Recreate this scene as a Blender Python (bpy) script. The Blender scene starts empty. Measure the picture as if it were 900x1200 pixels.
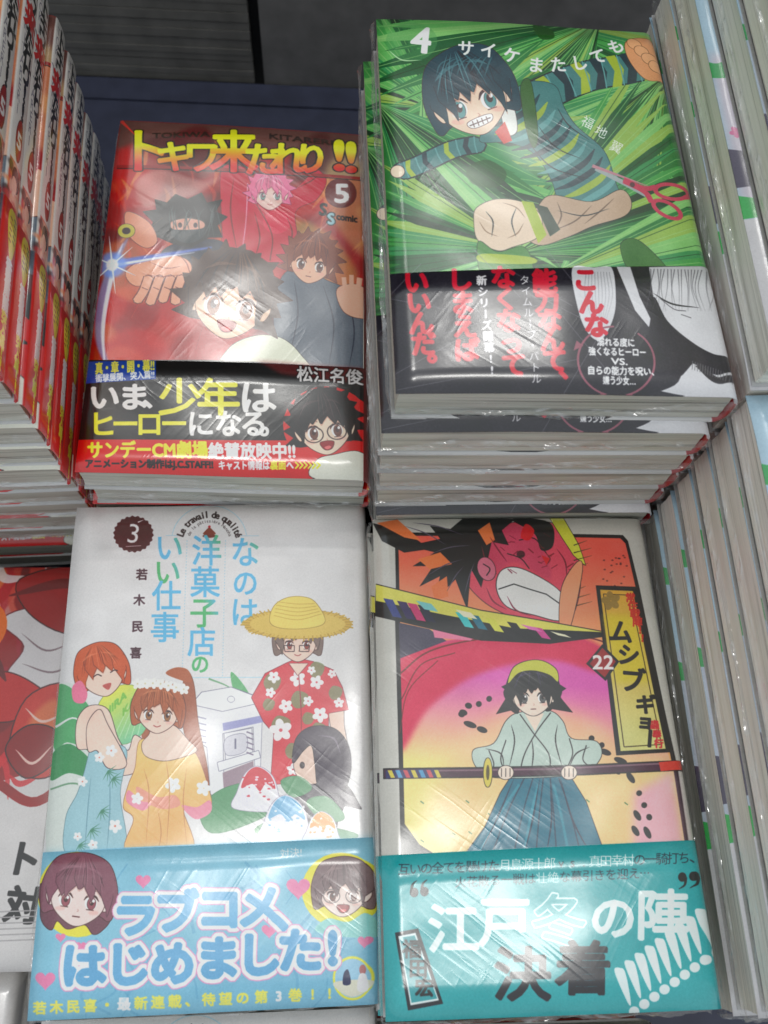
import bpy, math, random
import numpy as np
from mathutils import Matrix, Vector

# ------------------------------------------------------------------ camera, world, lamps, exposure
C = bpy.context.scene
COL = C.collection
PITCH, ROLL, CAM_H, FPX = math.radians(20.9), math.radians(3.2), 0.52, 1050.0
_M = np.array([[math.cos(ROLL), 0, -math.sin(ROLL)], [0, 1, 0], [math.sin(ROLL), 0, math.cos(ROLL)]])
_P = np.array([[1, 0, 0], [0, math.cos(PITCH), -math.sin(PITCH)], [0, math.sin(PITCH), math.cos(PITCH)]])
RW = _M @ _P
cam_d = bpy.data.cameras.new('camera')
cam_d.sensor_fit = 'VERTICAL'; cam_d.sensor_height = 24.0; cam_d.lens = FPX / 1200.0 * 24.0
cam_d.clip_start = 0.01; cam_d.clip_end = 50
cam = bpy.data.objects.new('camera', cam_d); COL.objects.link(cam)
cam.matrix_world = Matrix.Translation((0, 0, CAM_H)) @ Matrix(RW.tolist()).to_4x4()
cam_d.dof.use_dof = True; cam_d.dof.focus_distance = .345; cam_d.dof.aperture_fstop = 9.0
C.camera = cam

wd = bpy.data.worlds.new('World'); C.world = wd; wd.use_nodes = True
wd.node_tree.nodes['Background'].inputs[0].default_value = (0.90, 0.96, 1.0, 1)
wd.node_tree.nodes['Background'].inputs[1].default_value = 0.61

def tube_lamp(x, y, z, lx, ly, watt, name):            # a fluorescent fitting of the shop ceiling
    l = bpy.data.lights.new(name, 'AREA'); l.shape = 'RECTANGLE'; l.size = lx; l.size_y = ly
    l.energy = watt; l.color = (1.0, 0.985, 0.95)
    o = bpy.data.objects.new(name, l); COL.objects.link(o); o.location = (x, y, z)
    return o
for _x, _y, _w in ((-0.12, 0.03, 6.2), (0.46, 0.20, 5.4), (-0.20, 1.54, 7.2), (0.66, 1.86, 8.0), (-0.50, 2.30, 2.4), (0.55, 2.42, 2.8)):
    tube_lamp(_x, _y, 2.45, 0.42, 0.10, _w, 'ceiling_tube')
C.view_settings.view_transform = 'Standard'; C.view_settings.look = 'None'
C.view_settings.exposure = 0.0; C.view_settings.gamma = 1.0
C.cycles.max_bounces = 6; C.cycles.transparent_max_bounces = 16
C.cycles.caustics_reflective = False; C.cycles.caustics_refractive = False
C.cycles.use_denoising = True

# ------------------------------------------------------------------ a small vector painter for the printed jackets
S = 6000.0            # canvas pixels per metre (6 per mm)
_glyph = {}
_fc = bpy.data.curves.new('glyph_source', 'FONT'); _fc.resolution_u = 3
_fo = bpy.data.objects.new('glyph_source', _fc)

def glyphs(s):
    """triangles (n,3,2) of a string set at size 1, x from 0, and its advance width"""
    if s not in _glyph:
        _fc.body = s
        m = _fo.to_mesh(); m.calc_loop_triangles()
        v = np.array([q.co[:2] for q in m.vertices]).reshape(-1, 2)
        t = np.array([q.vertices[:] for q in m.loop_triangles]).reshape(-1, 3)
        _fo.to_mesh_clear()
        if len(v) == 0:
            _glyph[s] = (np.zeros((0, 3, 2)), 0.3)
        else:
            _glyph[s] = (v[t], float(v[:, 0].max()))
    return _glyph[s]

def raster(polys, W, H, pad=0):
    """union coverage of closed polygons -> (x0, y0, cov)"""
    polys = [np.asarray(p, float) for p in polys if len(p) >= 3]
    if not polys: return None
    allp = np.concatenate(polys)
    x0 = int(max(0, math.floor(allp[:, 0].min()) - pad)); x1 = int(min(W, math.ceil(allp[:, 0].max()) + 1 + pad))
    y0 = int(max(0, math.floor(allp[:, 1].min()) - pad)); y1 = int(min(H, math.ceil(allp[:, 1].max()) + 1 + pad))
    if x1 <= x0 or y1 <= y0: return None
    A, B = [], []
    for p in polys:
        q = np.roll(p, -1, 0)
        ar = (p[:, 0] * q[:, 1] - q[:, 0] * p[:, 1]).sum()
        if ar < 0: p, q = q, p
        A.append(p); B.append(q)
    A = np.concatenate(A); B = np.concatenate(B)
    SS = 4
    w, h = x1 - x0, y1 - y0
    ya = (A[:, 1] - y0) * SS - 0.5; yb = (B[:, 1] - y0) * SS - 0.5
    d = np.sign(yb - ya)
    lo = np.ceil(np.minimum(ya, yb)); hi = np.ceil(np.maximum(ya, yb))
    lo = np.clip(lo, 0, h * SS); hi = np.clip(hi, 0, h * SS)
    n = (hi - lo).astype(int)
    k = n > 0
    if not k.any(): return None
    ya, yb, d, lo, n = ya[k], yb[k], d[k], lo[k], n[k]
    xa, xb = A[k, 0] - x0, B[k, 0] - x0
    idx = np.repeat(np.arange(len(n)), n)
    off = np.arange(n.sum()) - np.repeat(np.cumsum(n) - n, n)
    row = (lo[idx] + off)
    x = xa[idx] + (xb - xa)[idx] * (row - ya[idx]) / (yb - ya)[idx]
    x = np.clip(x, 0, w - 1e-3)
    xi = x.astype(int); fr = x - xi
    acc = np.zeros((h * SS, w + 1))
    np.add.at(acc, (row.astype(int), xi), d[idx] * (1 - fr))
    np.add.at(acc, (row.astype(int), xi + 1), d[idx] * fr)
    cov = np.clip(np.abs(np.cumsum(acc, 1)[:, :w]), 0, 1).reshape(h, SS, w).mean(1)
    return x0, y0, cov

def dilate(c, r):
    out = c.copy(); H, W = c.shape
    rr = int(math.ceil(r)); P = np.pad(c, rr)
    for ring in ((r,) if r < 2.5 else (r, r * .6)):
        m = max(8, int(ring * 5))
        for i in range(m):
            a = 2 * math.pi * i / m
            dx, dy = int(round(ring * math.cos(a))), int(round(ring * math.sin(a)))
            out = np.maximum(out, P[rr + dy:rr + dy + H, rr + dx:rr + dx + W])
    return out

def box(c, r):
    r = int(r)
    if r < 1: return c
    for ax in (0, 1):
        for _ in range(2):
            p = np.pad(c, [(r + 1, r) if a == ax else (0, 0) for a in range(2)])
            s = np.cumsum(p, ax)
            c = (s[2 * r + 1:] - s[:-2 * r - 1]) / (2 * r + 1) if ax == 0 else (s[:, 2 * r + 1:] - s[:, :-2 * r - 1]) / (2 * r + 1)
    return c

def catmull(p, closed=True, n=6):
    p = np.asarray(p, float)
    if closed: a, b, c, d = np.roll(p, 1, 0), p, np.roll(p, -1, 0), np.roll(p, -2, 0)
    else:
        q = np.vstack([2 * p[0] - p[1], p, 2 * p[-1] - p[-2]]); a, b, c, d = q[:-3], q[1:-2], q[2:-1], q[3:]
    t = np.linspace(0, 1, n, endpoint=False)[:, None, None]
    r = 0.5 * ((2 * b) + (c - a) * t + (2 * a - 5 * b + 4 * c - d) * t ** 2 + (3 * b - a - 3 * c + d) * t ** 3)
    r = r.transpose(1, 0, 2).reshape(-1, 2)
    return r if closed else np.vstack([r, p[-1]])

def homography(src, dst):
    A = []
    for (X, Y), (u, v) in zip(src, dst):
        A.append([X, Y, 1, 0, 0, 0, -u * X, -u * Y, -u]); A.append([0, 0, 0, X, Y, 1, -v * X, -v * Y, -v])
    return np.linalg.svd(np.array(A, float))[2][-1].reshape(3, 3)

class Jacket:
    """printed sheet: front cover w x l metres, then the spine t wide. quad = measured corners TL TR BR BL of the front."""
    def __init__(s, w, l, t, quad, bg):
        s.w, s.l, s.t = w, l, t
        s.W, s.H = int((w + t) * S), int(l * S)
        s.a = np.zeros((s.H, s.W, 3)); s.a[:] = np.array(bg) / 255.
        s.hm = homography(quad, [(0, 0), (w * S, 0), (w * S, l * S), (0, l * S)])
        s.mm = False; s.rng = np.random.RandomState(7)
    def T(s, p):
        p = np.asarray(p, float).reshape(-1, 2)
        if s.mm: return p * (S / 1000.)
        q = np.c_[p, np.ones(len(p))] @ s.hm.T
        return q[:, :2] / q[:, 2:]
    def blend(s, r, col, alpha=1.0, grad=None):
        if r is None: return
        x0, y0, c = r; h, w = c.shape
        c = (c * alpha)[..., None]
        reg = s.a[y0:y0 + h, x0:x0 + w]
        if grad is not None:
            (g0, g1), col2 = grad
            g = s.T([g0, g1]); v = g[1] - g[0]
            X = np.arange(x0, x0 + w)[None, :] - g[0, 0]; Y = np.arange(y0, y0 + h)[:, None] - g[0, 1]
            t = np.clip((X * v[0] + Y * v[1]) / (v @ v), 0, 1)[..., None]
            cc = np.array(col) / 255. * (1 - t) + np.array(col2) / 255. * t
        else: cc = np.array(col) / 255.
        reg[:] = reg * (1 - c) + cc * c
    def shape(s, polys, col, alpha=1., grad=None, blur=0, edge=None, ew=1.):
        """polys are already in canvas pixels"""
        r = raster(polys, s.W, s.H, pad=int(blur * 2 + ew + 2))
        if r is None: return
        x0, y0, c = r
        if edge is not None: s.blend((x0, y0, dilate(c, ew)), edge, alpha)
        if blur: c = box(c, blur)
        s.blend((x0, y0, c), col, alpha, grad)
    def poly(s, pts, col, smooth=False, **k):
        p = s.T(pts)
        s.shape([catmull(p) if smooth else p], col, **k)
    def ell(s, cx, cy, rx, ry, col, ang=0, **k):
        a = np.linspace(0, 2 * math.pi, 28, endpoint=False); r = math.radians(ang)
        x, y = rx * np.cos(a), ry * np.sin(a)
        s.poly(np.c_[cx + x * math.cos(r) - y * math.sin(r), cy + x * math.sin(r) + y * math.cos(r)], col, **k)
    def line(s, pts, w, col, smooth=True, taper=False, closed=False, **k):
        p = s.T(pts)
        if smooth and len(p) > 2: p = catmull(p, closed)
        if closed: p = np.vstack([p, p[0]])
        sc = 1 if s.mm else 1
        w = w * (S / 1000. if s.mm else s.sc(pts[0])) / 2
        out = []; n = len(p)
        for i in range(n - 1):
            d = p[i + 1] - p[i]; L = np.hypot(*d)
            if L < 1e-6: continue
            nn = np.array([-d[1], d[0]]) / L
            f0 = 1 - .85 * (i / (n - 1)) if taper else 1; f1 = 1 - .85 * ((i + 1) / (n - 1)) if taper else 1
            if taper == 2:
                f0 = math.sin(math.pi * (.04 + .92 * i / (n - 1))); f1 = math.sin(math.pi * (.04 + .92 * (i + 1) / (n - 1)))
            out.append(np.array([p[i] + nn * w * f0, p[i + 1] + nn * w * f1, p[i + 1] - nn * w * f1, p[i] - nn * w * f0]))
            if w > 1.2 and i:
                a = np.linspace(0, 2 * math.pi, 9)[:-1]
                out.append(p[i] + w * f0 * np.c_[np.cos(a), np.sin(a)])
        s.shape(out, col, **k)
    def sc(s, p):
        q = s.T([p, (p[0] + 1, p[1]), (p[0], p[1] + 1)])
        return (np.hypot(*(q[1] - q[0])) + np.hypot(*(q[2] - q[0]))) / 2
    def _ink(s, tris, col, bold, outline, grad, alpha, shadow=None):
        r = raster(tris, s.W, s.H, pad=14)
        if r is None: return
        x0, y0, c = r
        if bold: c = dilate(c, bold)
        for ow, oc in (outline or []):
            s.blend((x0, y0, dilate(c, ow)), oc, alpha)
        s.blend((x0, y0, c), col, alpha, grad)
    def text(s, txt, p0, p1, h, col, bold=0, outline=None, grad=None, alpha=1., slant=0):
        """one line set from p0 to p1 on its baseline, h = em height in measured units"""
        g, adv = glyphs(txt)
        if not len(g): return
        gx0 = g[..., 0].min()
        q = s.T([p0, p1, (p0[0], p0[1] - h)])
        e1 = (q[1] - q[0]) / (adv - gx0); e2 = (q[2] - q[0])
        P = q[0] + (g[..., 0:1] - gx0 + slant * g[..., 1:2]) * e1 + g[..., 1:2] * e2
        s._ink(list(P), col, bold, outline, grad, alpha)
    def char(s, ch, c, size, col, rot=0, bold=0, outline=None, grad=None, alpha=1., sx=1., v=False):
        g, adv = glyphs(ch)
        if not len(g): return
        g = g.copy()
        if ord(ch[0]) > 0x2000: g = g - np.array([0.5, 0.37])
        else: g = g - np.array([adv / 2, 0.35])
        a = math.radians(rot)
        if v and ch in 'ー…―〜': a += math.pi / 2
        if v and ch in '、。': g = g + np.array([.55, .5])
        q = s.T([c, (c[0] + size, c[1]), (c[0], c[1] + size)])
        ex, ey = q[1] - q[0], q[2] - q[0]
        x = (g[..., 0] * sx) * math.cos(a) + g[..., 1] * math.sin(a); y = (g[..., 0] * sx) * math.sin(a) - g[..., 1] * math.cos(a)
        P = q[0] + x[..., None] * ex + y[..., None] * ey
        s._ink(list(P), col, bold, outline, grad, alpha)
    def column(s, txt, c0, c1, size, col, **k):
        """a vertical line of characters, centres running from c0 to c1"""
        n = len(txt)
        for i, ch in enumerate(txt):
            t = i / max(1, n - 1)
            s.char(ch, (c0[0] + (c1[0] - c0[0]) * t, c0[1] + (c1[1] - c0[1]) * t), size, col, v=True, **k)
    def folds(s, rows, col, w=1., **k):
        for q in rows: s.line(q, w, col, taper=2, **k)
    def flower(s, x, y, r, col, core=None):
        for i in range(5):
            a = 2 * math.pi * i / 5 + x
            s.ell(x + r * .55 * math.cos(a), y + r * .55 * math.sin(a), r * .5, r * .38, col, ang=math.degrees(a))
        if core: s.ell(x, y, r * .16, r * .16, core)
    def heart(s, x, y, r, col, **k):
        a = np.linspace(0, 2 * math.pi, 24, endpoint=False)
        s.poly(np.c_[x + r * (16 * np.sin(a) ** 3) / 16, y - r * (13 * np.cos(a) - 5 * np.cos(2 * a) - 2 * np.cos(3 * a) - np.cos(4 * a)) / 16], col, **k)
    def head(s, x, y, r, hair, skin, tilt=0, spiky=False, long=0, eyes=True, ink=(70, 45, 45), hair2=None, iris=(110, 70, 60), mouth='smile', brow=0., n=7, eye=1.):
        """a plain stand-in head: hair mass, face, fringe of pointed locks, eyes, nose and mouth"""
        t = math.radians(tilt)
        def R(pts):
            pts = np.asarray(pts, float) * r
            return np.c_[x + pts[:, 0] * math.cos(t) - pts[:, 1] * math.sin(t), y + pts[:, 0] * math.sin(t) + pts[:, 1] * math.cos(t)]
        g = np.random.RandomState(int(x * 7 + y)); hair = np.array(hair, float); dk = hair * .62; hair2 = hair2 or tuple(np.minimum(255, hair * 1.4 + 12))
        shade = tuple(np.array(skin, float) * (.86, .76, .74)); L = lambda p, w, c, **k: s.line(R(p), r * w, c, **k)
        if long:
            s.poly(R([(-1.08, -.2), (-1.12, long * .6), (-1.0, long), (-.7, long + .2), (-.55, long * .9), (-.2, long + .1), (.3, long * .9), (.6, long + .15), (.85, long), (1.08, long * .6), (1.08, -.2)]), hair * .85, smooth=True, edge=ink, ew=1)
        if spiky:
            pts = []
            for i in range(27):
                a = math.pi * (.80 + 1.40 * i / 26); rr = 1.10 + (.30 + g.uniform(-.1, .14)) * (i % 2)
                pts.append((rr * math.cos(a + .09 * (i % 2)), rr * math.sin(a + .09 * (i % 2)) + .02))
            s.poly(R(pts), hair, edge=ink, ew=1)
        else:
            s.poly(R([(-1.0, .75), (-1.14, .5), (-1.17, -.2), (-.85, -.95), (-.3, -1.2), (.3, -1.22), (.85, -.95), (1.17, -.2), (1.14, .5), (1.0, .75), (.6, .6), (-.6, .6)]), hair, smooth=True, edge=ink, ew=1)
        for e in (-1, 1): s.poly(R([(e * .78, .05), (e * .96, .0), (e * 1.0, .22), (e * .88, .46), (e * .76, .4)]), skin, smooth=True, edge=ink, ew=.8)
        s.poly(R([(-.84, -.3), (-.84, .2), (-.72, .56), (-.38, .88), (0, 1.03), (.38, .88), (.72, .56), (.84, .2), (.84, -.3), (0, -.8)]), skin, smooth=True, edge=ink, ew=.9)
        if eyes:
            for e in (-1, 1):
                cx, cy = e * .40, .27
                q = lambda dx, dy: R([(cx + dx, cy + dy)])[0]
                p = q(0, 0); s.ell(p[0], p[1], r * .19 * eye, r * .21 * eye, (240, 236, 232), ang=tilt)
                p = q(.02, .01); s.ell(p[0], p[1], r * .125 * eye, r * .19 * eye, iris, ang=tilt, edge=ink, ew=.7)
                p = q(.02, -.03); s.ell(p[0], p[1], r * .07 * eye, r * .10 * eye, ink, ang=tilt); p = q(.07, -.08); s.ell(p[0], p[1], r * .045 * eye, r * .05 * eye, (250, 250, 250))
                L([(cx - .23 * eye, cy - .06), (cx - .12, cy - .2 * eye), (cx + .1, cy - .22 * eye), (cx + .24 * eye, cy - .08)], .075, ink, taper=2)
                L([(cx - .12, cy + .21 * eye), (cx + .12, cy + .21 * eye)], .025, ink, smooth=False)
                L([(cx - .2, cy - .36 - e * brow), (cx, cy - .42), (cx + .2, cy - .36 + e * brow)], .055, dk, taper=2)
            L([(.02, .5), (.05, .56), (0, .58)], .03, shade)
            for e in (-1, 1): p = R([(e * .52, .55)])[0]; s.ell(p[0], p[1], r * .16, r * .07, (226, 150, 140), alpha=.4, blur=1)
            if mouth == 'smile': L([(-.16, .70), (0, .76), (.16, .69)], .04, (160, 70, 70))
            elif mouth == 'flat': L([(-.12, .74), (.12, .74)], .035, (90, 50, 50), smooth=False)
            elif mouth == 'open': s.poly(R([(-.22, .62), (.05, .58), (.24, .64), (.14, .84), (-.08, .86)]), (150, 44, 50), smooth=True, edge=ink, ew=1); s.poly(R([(-.1, .78), (.06, .74), (.13, .8), (0, .86)]), (220, 110, 110), smooth=True)
            elif mouth == 'grit':
                s.poly(R([(-.32, .66), (0, .60), (.32, .62), (.26, .78), (-.2, .82)]), (236, 234, 226), smooth=True, edge=ink, ew=1); L([(-.28, .73), (.28, .70)], .025, ink, smooth=False)
                for k in range(4): L([(-.18 + k * .12, .64), (-.18 + k * .12, .80)], .018, ink, smooth=False)
        # fringe: shadow first, then separate locks
        xs = np.linspace(-.98, .98, n + 1); locks = []
        for i in range(n):
            a, b = xs[i] - .05, xs[i + 1] + .05; m = (a + b) / 2; side = abs(m)
            tip = (.12 if side < .6 else .62) + g.uniform(-.16, .14) - (.16 if abs(i - n // 2) == 0 else 0)
            tx = m + g.uniform(-.12, .12) + (.05 if side < .6 else 0) * np.sign(m)
            top = -math.sqrt(max(.05, 1.36 - m * m)) * .98
            locks.append((a, b, m, tip, tx, top, -math.sqrt(max(.02, 1.36 - a * a)) * .93, -math.sqrt(max(.02, 1.36 - b * b)) * .93))
        for dy, c in ((.08, shade), (0, None)):
            for k, (a, b, m, tip, tx, top, ta, tb) in enumerate(locks):
                P = [(a, ta), (a - .01, (ta + tip) * .35), (tx - .05, tip * .7 - .05), (tx, tip), (tx + .07, tip * .6 - .1), (b + .01, (tb + tip) * .3), (b, tb), (m, top)]
                P = [(px, py + dy) for px, py in P]
                if c is not None:
                    if abs(m) < .62: s.poly(R(P), c, alpha=.8)
                else:
                    s.poly(R(P), hair * (1 - .05 * (k % 2)), edge=dk, ew=.8)
        s.poly(R([(-1.12, .1), (-1.14, -.3), (-.82, -.95), (-.2, -1.2), (.3, -1.2), (.82, -.95), (1.14, -.3), (1.12, .1), (.9, -.4), (.5, -.72), (0, -.8), (-.5, -.72), (-.9, -.4)]), hair)
        for i in range(16):
            u = g.uniform(-.95, .95); L([(u * .25, -1.12), (u * .7, -.8 + abs(u) * .2), (u, -.2 + g.uniform(-.2, .25))], .03, dk if i % 3 else hair2, alpha=.7, taper=2)
        L([(-.72, -.58), (-.4, -.76), (0, -.80)], .09, hair2, alpha=.55, taper=2); L([(.15, -.80), (.45, -.72), (.66, -.56)], .08, hair2, alpha=.5, taper=2)
    def noise(s, amp, scale, seed=1, cols=1):
        r = np.random.RandomState(seed)
        h, w = s.H // scale + 2, s.W // scale + 2
        g = r.randn(h, w, cols)
        yi = np.arange(s.H) / scale; xi = np.arange(s.W) / scale
        y0, x0 = yi.astype(int), xi.astype(int); fy, fx = (yi - y0)[:, None, None], (xi - x0)[None, :, None]
        fy = fy * fy * (3 - 2 * fy); fx = fx * fx * (3 - 2 * fx)
        v = (g[y0][:, x0] * (1 - fx) + g[y0][:, x0 + 1] * fx) * (1 - fy) + (g[y0 + 1][:, x0] * (1 - fx) + g[y0 + 1][:, x0 + 1] * fx) * fy
        return v * amp
    def image(s, name):
        s.a[:, -4:] = .80
        a = s.a + s.noise(.012, 2, 3) + s.noise(.01, 40, 5)
        a = np.clip(a, 0.02, 0.93)
        lin = np.where(a <= .04045, a / 12.92, ((a + .055) / 1.055) ** 2.4)
        lin = np.clip((lin - INK_VEIL) * INK_GAIN, 0.004, .86)      # ink densities measured through the glare of the film
        out = np.where(lin <= .0031308, lin * 12.92, 1.055 * lin ** (1 / 2.4) - .055)
        im = bpy.data.images.new(name, s.W, s.H, alpha=False)
        buf = np.ones((s.H, s.W, 4), np.float32); buf[..., :3] = out[::-1]
        im.pixels.foreach_set(buf.ravel()); im.update(); im.pack()
        return im
INK_VEIL, INK_GAIN = 0.024, 1.18
# ------------------------------------------------------------------ artwork and lettering (plain stand-in pictures; the lettering as it reads)
def J(w, l, t, q, bg): return Jacket(w, l, t, q, bg)
INK = (60, 45, 50)

# ---- white comic with blue title -----------------------------------------------------------------
j = J_white = J(.122, .1909, .0165, [(91, 594), (429, 590), (445, 1176), (32, 1196)], (217, 215, 215))
LB = (96, 178, 218); GRN = (84, 176, 112); TXT = (74, 48, 56)
for y0 in (628,): j.line([(196, y0), (212, y0)], .9, (170, 200, 215), smooth=False); j.line([(284, y0 + 1), (305, y0 + 1)], .9, (170, 200, 215), smooth=False)
a = np.radians(np.linspace(188, 352, 20)); j.line(np.c_[247 + 44 * np.cos(a), 634 + 42 * np.sin(a)], .9, (170, 205, 220))
for x0, x1 in ((221, 215), (266, 262)):
    for i in range(0, 46): j.line([(x0 + (x1 - x0) * i / 46, 634 + 3.5 * i), (x0 + (x1 - x0) * (i + .5) / 46, 635.8 + 3.5 * i)], .9, (165, 200, 215), smooth=False)
j.line([(216, 795), (330, 794)], .9, (165, 205, 220), smooth=False)
def arc(j, txt, cx, cy, r, a0, a1, size, col, sq=1., **k):
    for i, ch in enumerate(txt):
        t = math.radians(a0 + (a1 - a0) * i / (len(txt) - 1)); j.char(ch, (cx + r * math.cos(t), cy + r * sq * math.sin(t)), size, col, rot=math.degrees(t) + 90, **k)
arc(j, 'Le travail de qualité', 247, 639, 36, 200, 342, 11.5, (60, 50, 50), bold=.6)
arc(j, 'de la pâtissière Nanoha', 247, 637, 26, 202, 340, 5.6, (70, 60, 60))
j.ell(247, 629, 8, 2.2, (120, 60, 50)); j.poly([(240, 627), (243, 622), (247, 619), (251, 622), (254, 627)], (130, 66, 52), smooth=True); j.ell(247, 618, 1.6, 1.6, (180, 40, 50))
a = np.linspace(0, 2 * math.pi, 96, endpoint=False); rr_ = 23 + .9 * np.sin(a * 22)
j.poly(np.c_[158 + rr_ * np.cos(a), 626 + rr_ * .93 * np.sin(a)], (84, 34, 44))
j.char('3', (157, 625), 33, (232, 222, 222), rot=8, bold=0); j.line([(149, 641), (167, 640)], .8, (200, 180, 180), smooth=False); j.line([(163, 612), (170, 609)], 1.6, (230, 220, 220), taper=True)
def duo(j, ch, c, size, col, col2, b=1.2): j.char(ch, c, size, col, bold=b, sx=.92, grad=None if col2 is None else (((c[0] + size * .1, c[1]), (c[0] + size * .5, c[1] - size * .2)), col2))
for ch, c, sz, k1, k2 in (('な', (289, 648), 38, LB, GRN), ('の', (289, 684), 34, LB, None), ('は', (288, 718), 37, LB, None), ('洋', (244, 646), 39, LB, GRN), ('菓', (242, 683), 39, LB, None),
                          ('子', (241, 719), 38, GRN, LB), ('店', (238, 753), 37, LB, None), ('の', (236, 779), 24, GRN, None), ('い', (200, 642), 37, LB, GRN), ('い', (198, 671), 35, GRN, LB),
                          ('仕', (197, 699), 38, LB, None), ('事', (195, 736), 38, LB, None)):
    duo(j, ch, c, sz, k1, k2)
for ch, c in zip('若木民喜', ((168, 674), (165, 704), (163, 735), (161, 766))): j.char(ch, c, 14, TXT, bold=.6)
# greenery and lily leaves at the left
LG = (84, 160, 104)
j.poly([(62, 830), (80, 800), (104, 822), (112, 860), (100, 930), (78, 1000), (55, 1000)], (205, 212, 206), smooth=True)
j.poly([(66, 806), (92, 812), (118, 850), (122, 900), (104, 880), (80, 870), (64, 876)], LG, smooth=True)
j.poly([(62, 884), (84, 872), (112, 896), (110, 912), (82, 906), (60, 914)], (66, 140, 88), smooth=True)
j.line([(60, 925), (86, 918), (112, 925)], 2, (110, 150, 120)); j.line([(66, 852), (90, 842), (112, 868)], 3, (210, 216, 212), taper=True)
j.poly([(272, 788), (276, 812), (292, 826), (296, 820), (286, 802)], (96, 170, 112), smooth=True); j.line([(246, 796), (270, 806), (290, 824)], 2.2, (110, 160, 120), taper=True)
# shaved-ice machine
mg = (110, 108, 132)
j.poly([(226, 826), (238, 812), (272, 806), (312, 820), (314, 836), (308, 846), (306, 900), (300, 902), (298, 852), (262, 860), (264, 936), (256, 940), (248, 930), (244, 876), (228, 866)], (224, 223, 226), edge=mg, ew=1.2)
j.poly([(226, 826), (262, 834), (314, 822), (272, 806), (238, 812)], (232, 231, 233), edge=mg, ew=.8)
j.poly([(262, 848), (312, 838), (312, 846), (263, 857)], (150, 150, 196)); j.poly([(264, 860), (296, 854), (297, 884), (266, 894)], (226, 224, 228), edge=mg, ew=.9)
j.poly([(266, 866), (288, 861), (289, 880), (267, 885)], (206, 204, 212), smooth=True, edge=mg, ew=.7); j.line([(277, 866), (277, 878)], 2, mg, smooth=False)
j.poly([(256, 894), (304, 880), (306, 888), (258, 904)], (228, 227, 230), edge=mg, ew=.8); j.poly([(262, 906), (298, 892), (299, 920), (264, 934)], (150, 128, 140))
for i in range(5):
    j.line([(231, 840 + i * 7), (243, 843 + i * 7)], 1.4, (150, 148, 172), smooth=False); j.line([(290, 858 + i * 6), (298, 861 + i * 6)], 1.6, (130, 118, 140), smooth=False)
j.ell(272, 820, 4, 3.4, (226, 225, 228), edge=mg, ew=.7)
# figure in red flowered shirt with straw hat
SK = (232, 200, 184)
j.poly([(386, 826), (402, 828), (404, 850), (408, 880), (400, 900), (392, 880), (388, 850)], SK, smooth=True, edge=INK, ew=.8)
j.poly([(312, 790), (336, 778), (350, 772), (368, 776), (392, 786), (402, 806), (409, 832), (386, 836), (384, 900), (388, 912), (318, 920), (322, 860), (310, 846), (296, 818)], (206, 58, 70), edge=(120, 50, 60), ew=1)
rg_ = np.random.RandomState(3)
for x, y, r in ((320, 800, 10), (372, 785, 9), (352, 820, 10), (330, 850, 11), (374, 856, 9), (344, 880, 9), (394, 812, 8), (316, 826, 7), (362, 842, 7)):
    j.poly([(x - r, y), (x - r * .3, y - r), (x + r, y - r * .5), (x + r * .6, y + r * .8), (x - r * .5, y + r)], (124, 132, 92), smooth=True, alpha=.9)
for x, y, r in ((322, 794, 7), (350, 796, 9), (372, 800, 8), (336, 828, 8), (362, 822, 6), (330, 856, 13), (376, 838, 9), (390, 790, 5), (356, 872, 8), (398, 824, 6), (344, 902, 7), (374, 880, 7), (318, 812, 6), (366, 786, 5)):
    j.flower(x, y, r, (232, 222, 222), (206, 90, 100))
j.line([(350, 776), (354, 840), (352, 910)], 1, (150, 40, 55)); j.poly([(340, 778), (350, 792), (362, 778)], SK, edge=(120, 50, 60), ew=.8)
j.head(350, 750, 25, (126, 106, 98), SK, hair2=(170, 150, 140), iris=(150, 70, 60), eye=.85)
j.line([(334, 757), (346, 757), (346, 764), (335, 764)], .9, INK, smooth=False, closed=True); j.line([(352, 757), (364, 757), (363, 764), (352, 764)], .9, INK, smooth=False, closed=True)
j.ell(350, 732, 62, 17, (214, 184, 92), edge=(140, 110, 50), ew=1)
for i in range(70):
    t = 2 * math.pi * i / 70; j.line([(350 + 56 * math.cos(t), 732 + 14 * math.sin(t)), (350 + rg_.uniform(62, 67) * math.cos(t + .03), 732 + rg_.uniform(17, 21) * math.sin(t + .03))], 1.6, (206, 170, 74) if i % 2 else (186, 150, 66), smooth=False)
j.poly([(318, 730), (322, 712), (336, 702), (354, 700), (370, 706), (382, 728), (366, 736), (334, 737)], (228, 204, 104), smooth=True, edge=(150, 120, 56), ew=1)
for i in range(5): j.line([(322 + i, 722 - i * 4), (350, 727 - i * 4.6), (378 - i * 2, 720 - i * 3)], .8, (196, 164, 74))
# small dark-haired figure
j.poly([(352, 905), (372, 898), (392, 904), (412, 926), (424, 948), (404, 944), (396, 962), (392, 990), (352, 985), (346, 930)], (70, 62, 74), edge=(40, 34, 44), ew=1)
j.ell(366, 896, 21, 23, (226, 196, 180), edge=INK, ew=.8)
j.poly([(344, 894), (348, 866), (366, 852), (392, 854), (408, 872), (412, 898), (406, 922), (392, 930), (374, 922), (370, 896), (366, 874), (356, 880)], (72, 62, 76), smooth=True, edge=(36, 30, 40), ew=.9)
j.line([(374, 862), (392, 866), (400, 884)], 2, (120, 108, 124), taper=2); j.ell(355, 897, 3, 4, INK); j.line([(348, 913), (353, 915)], 1, INK)
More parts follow.
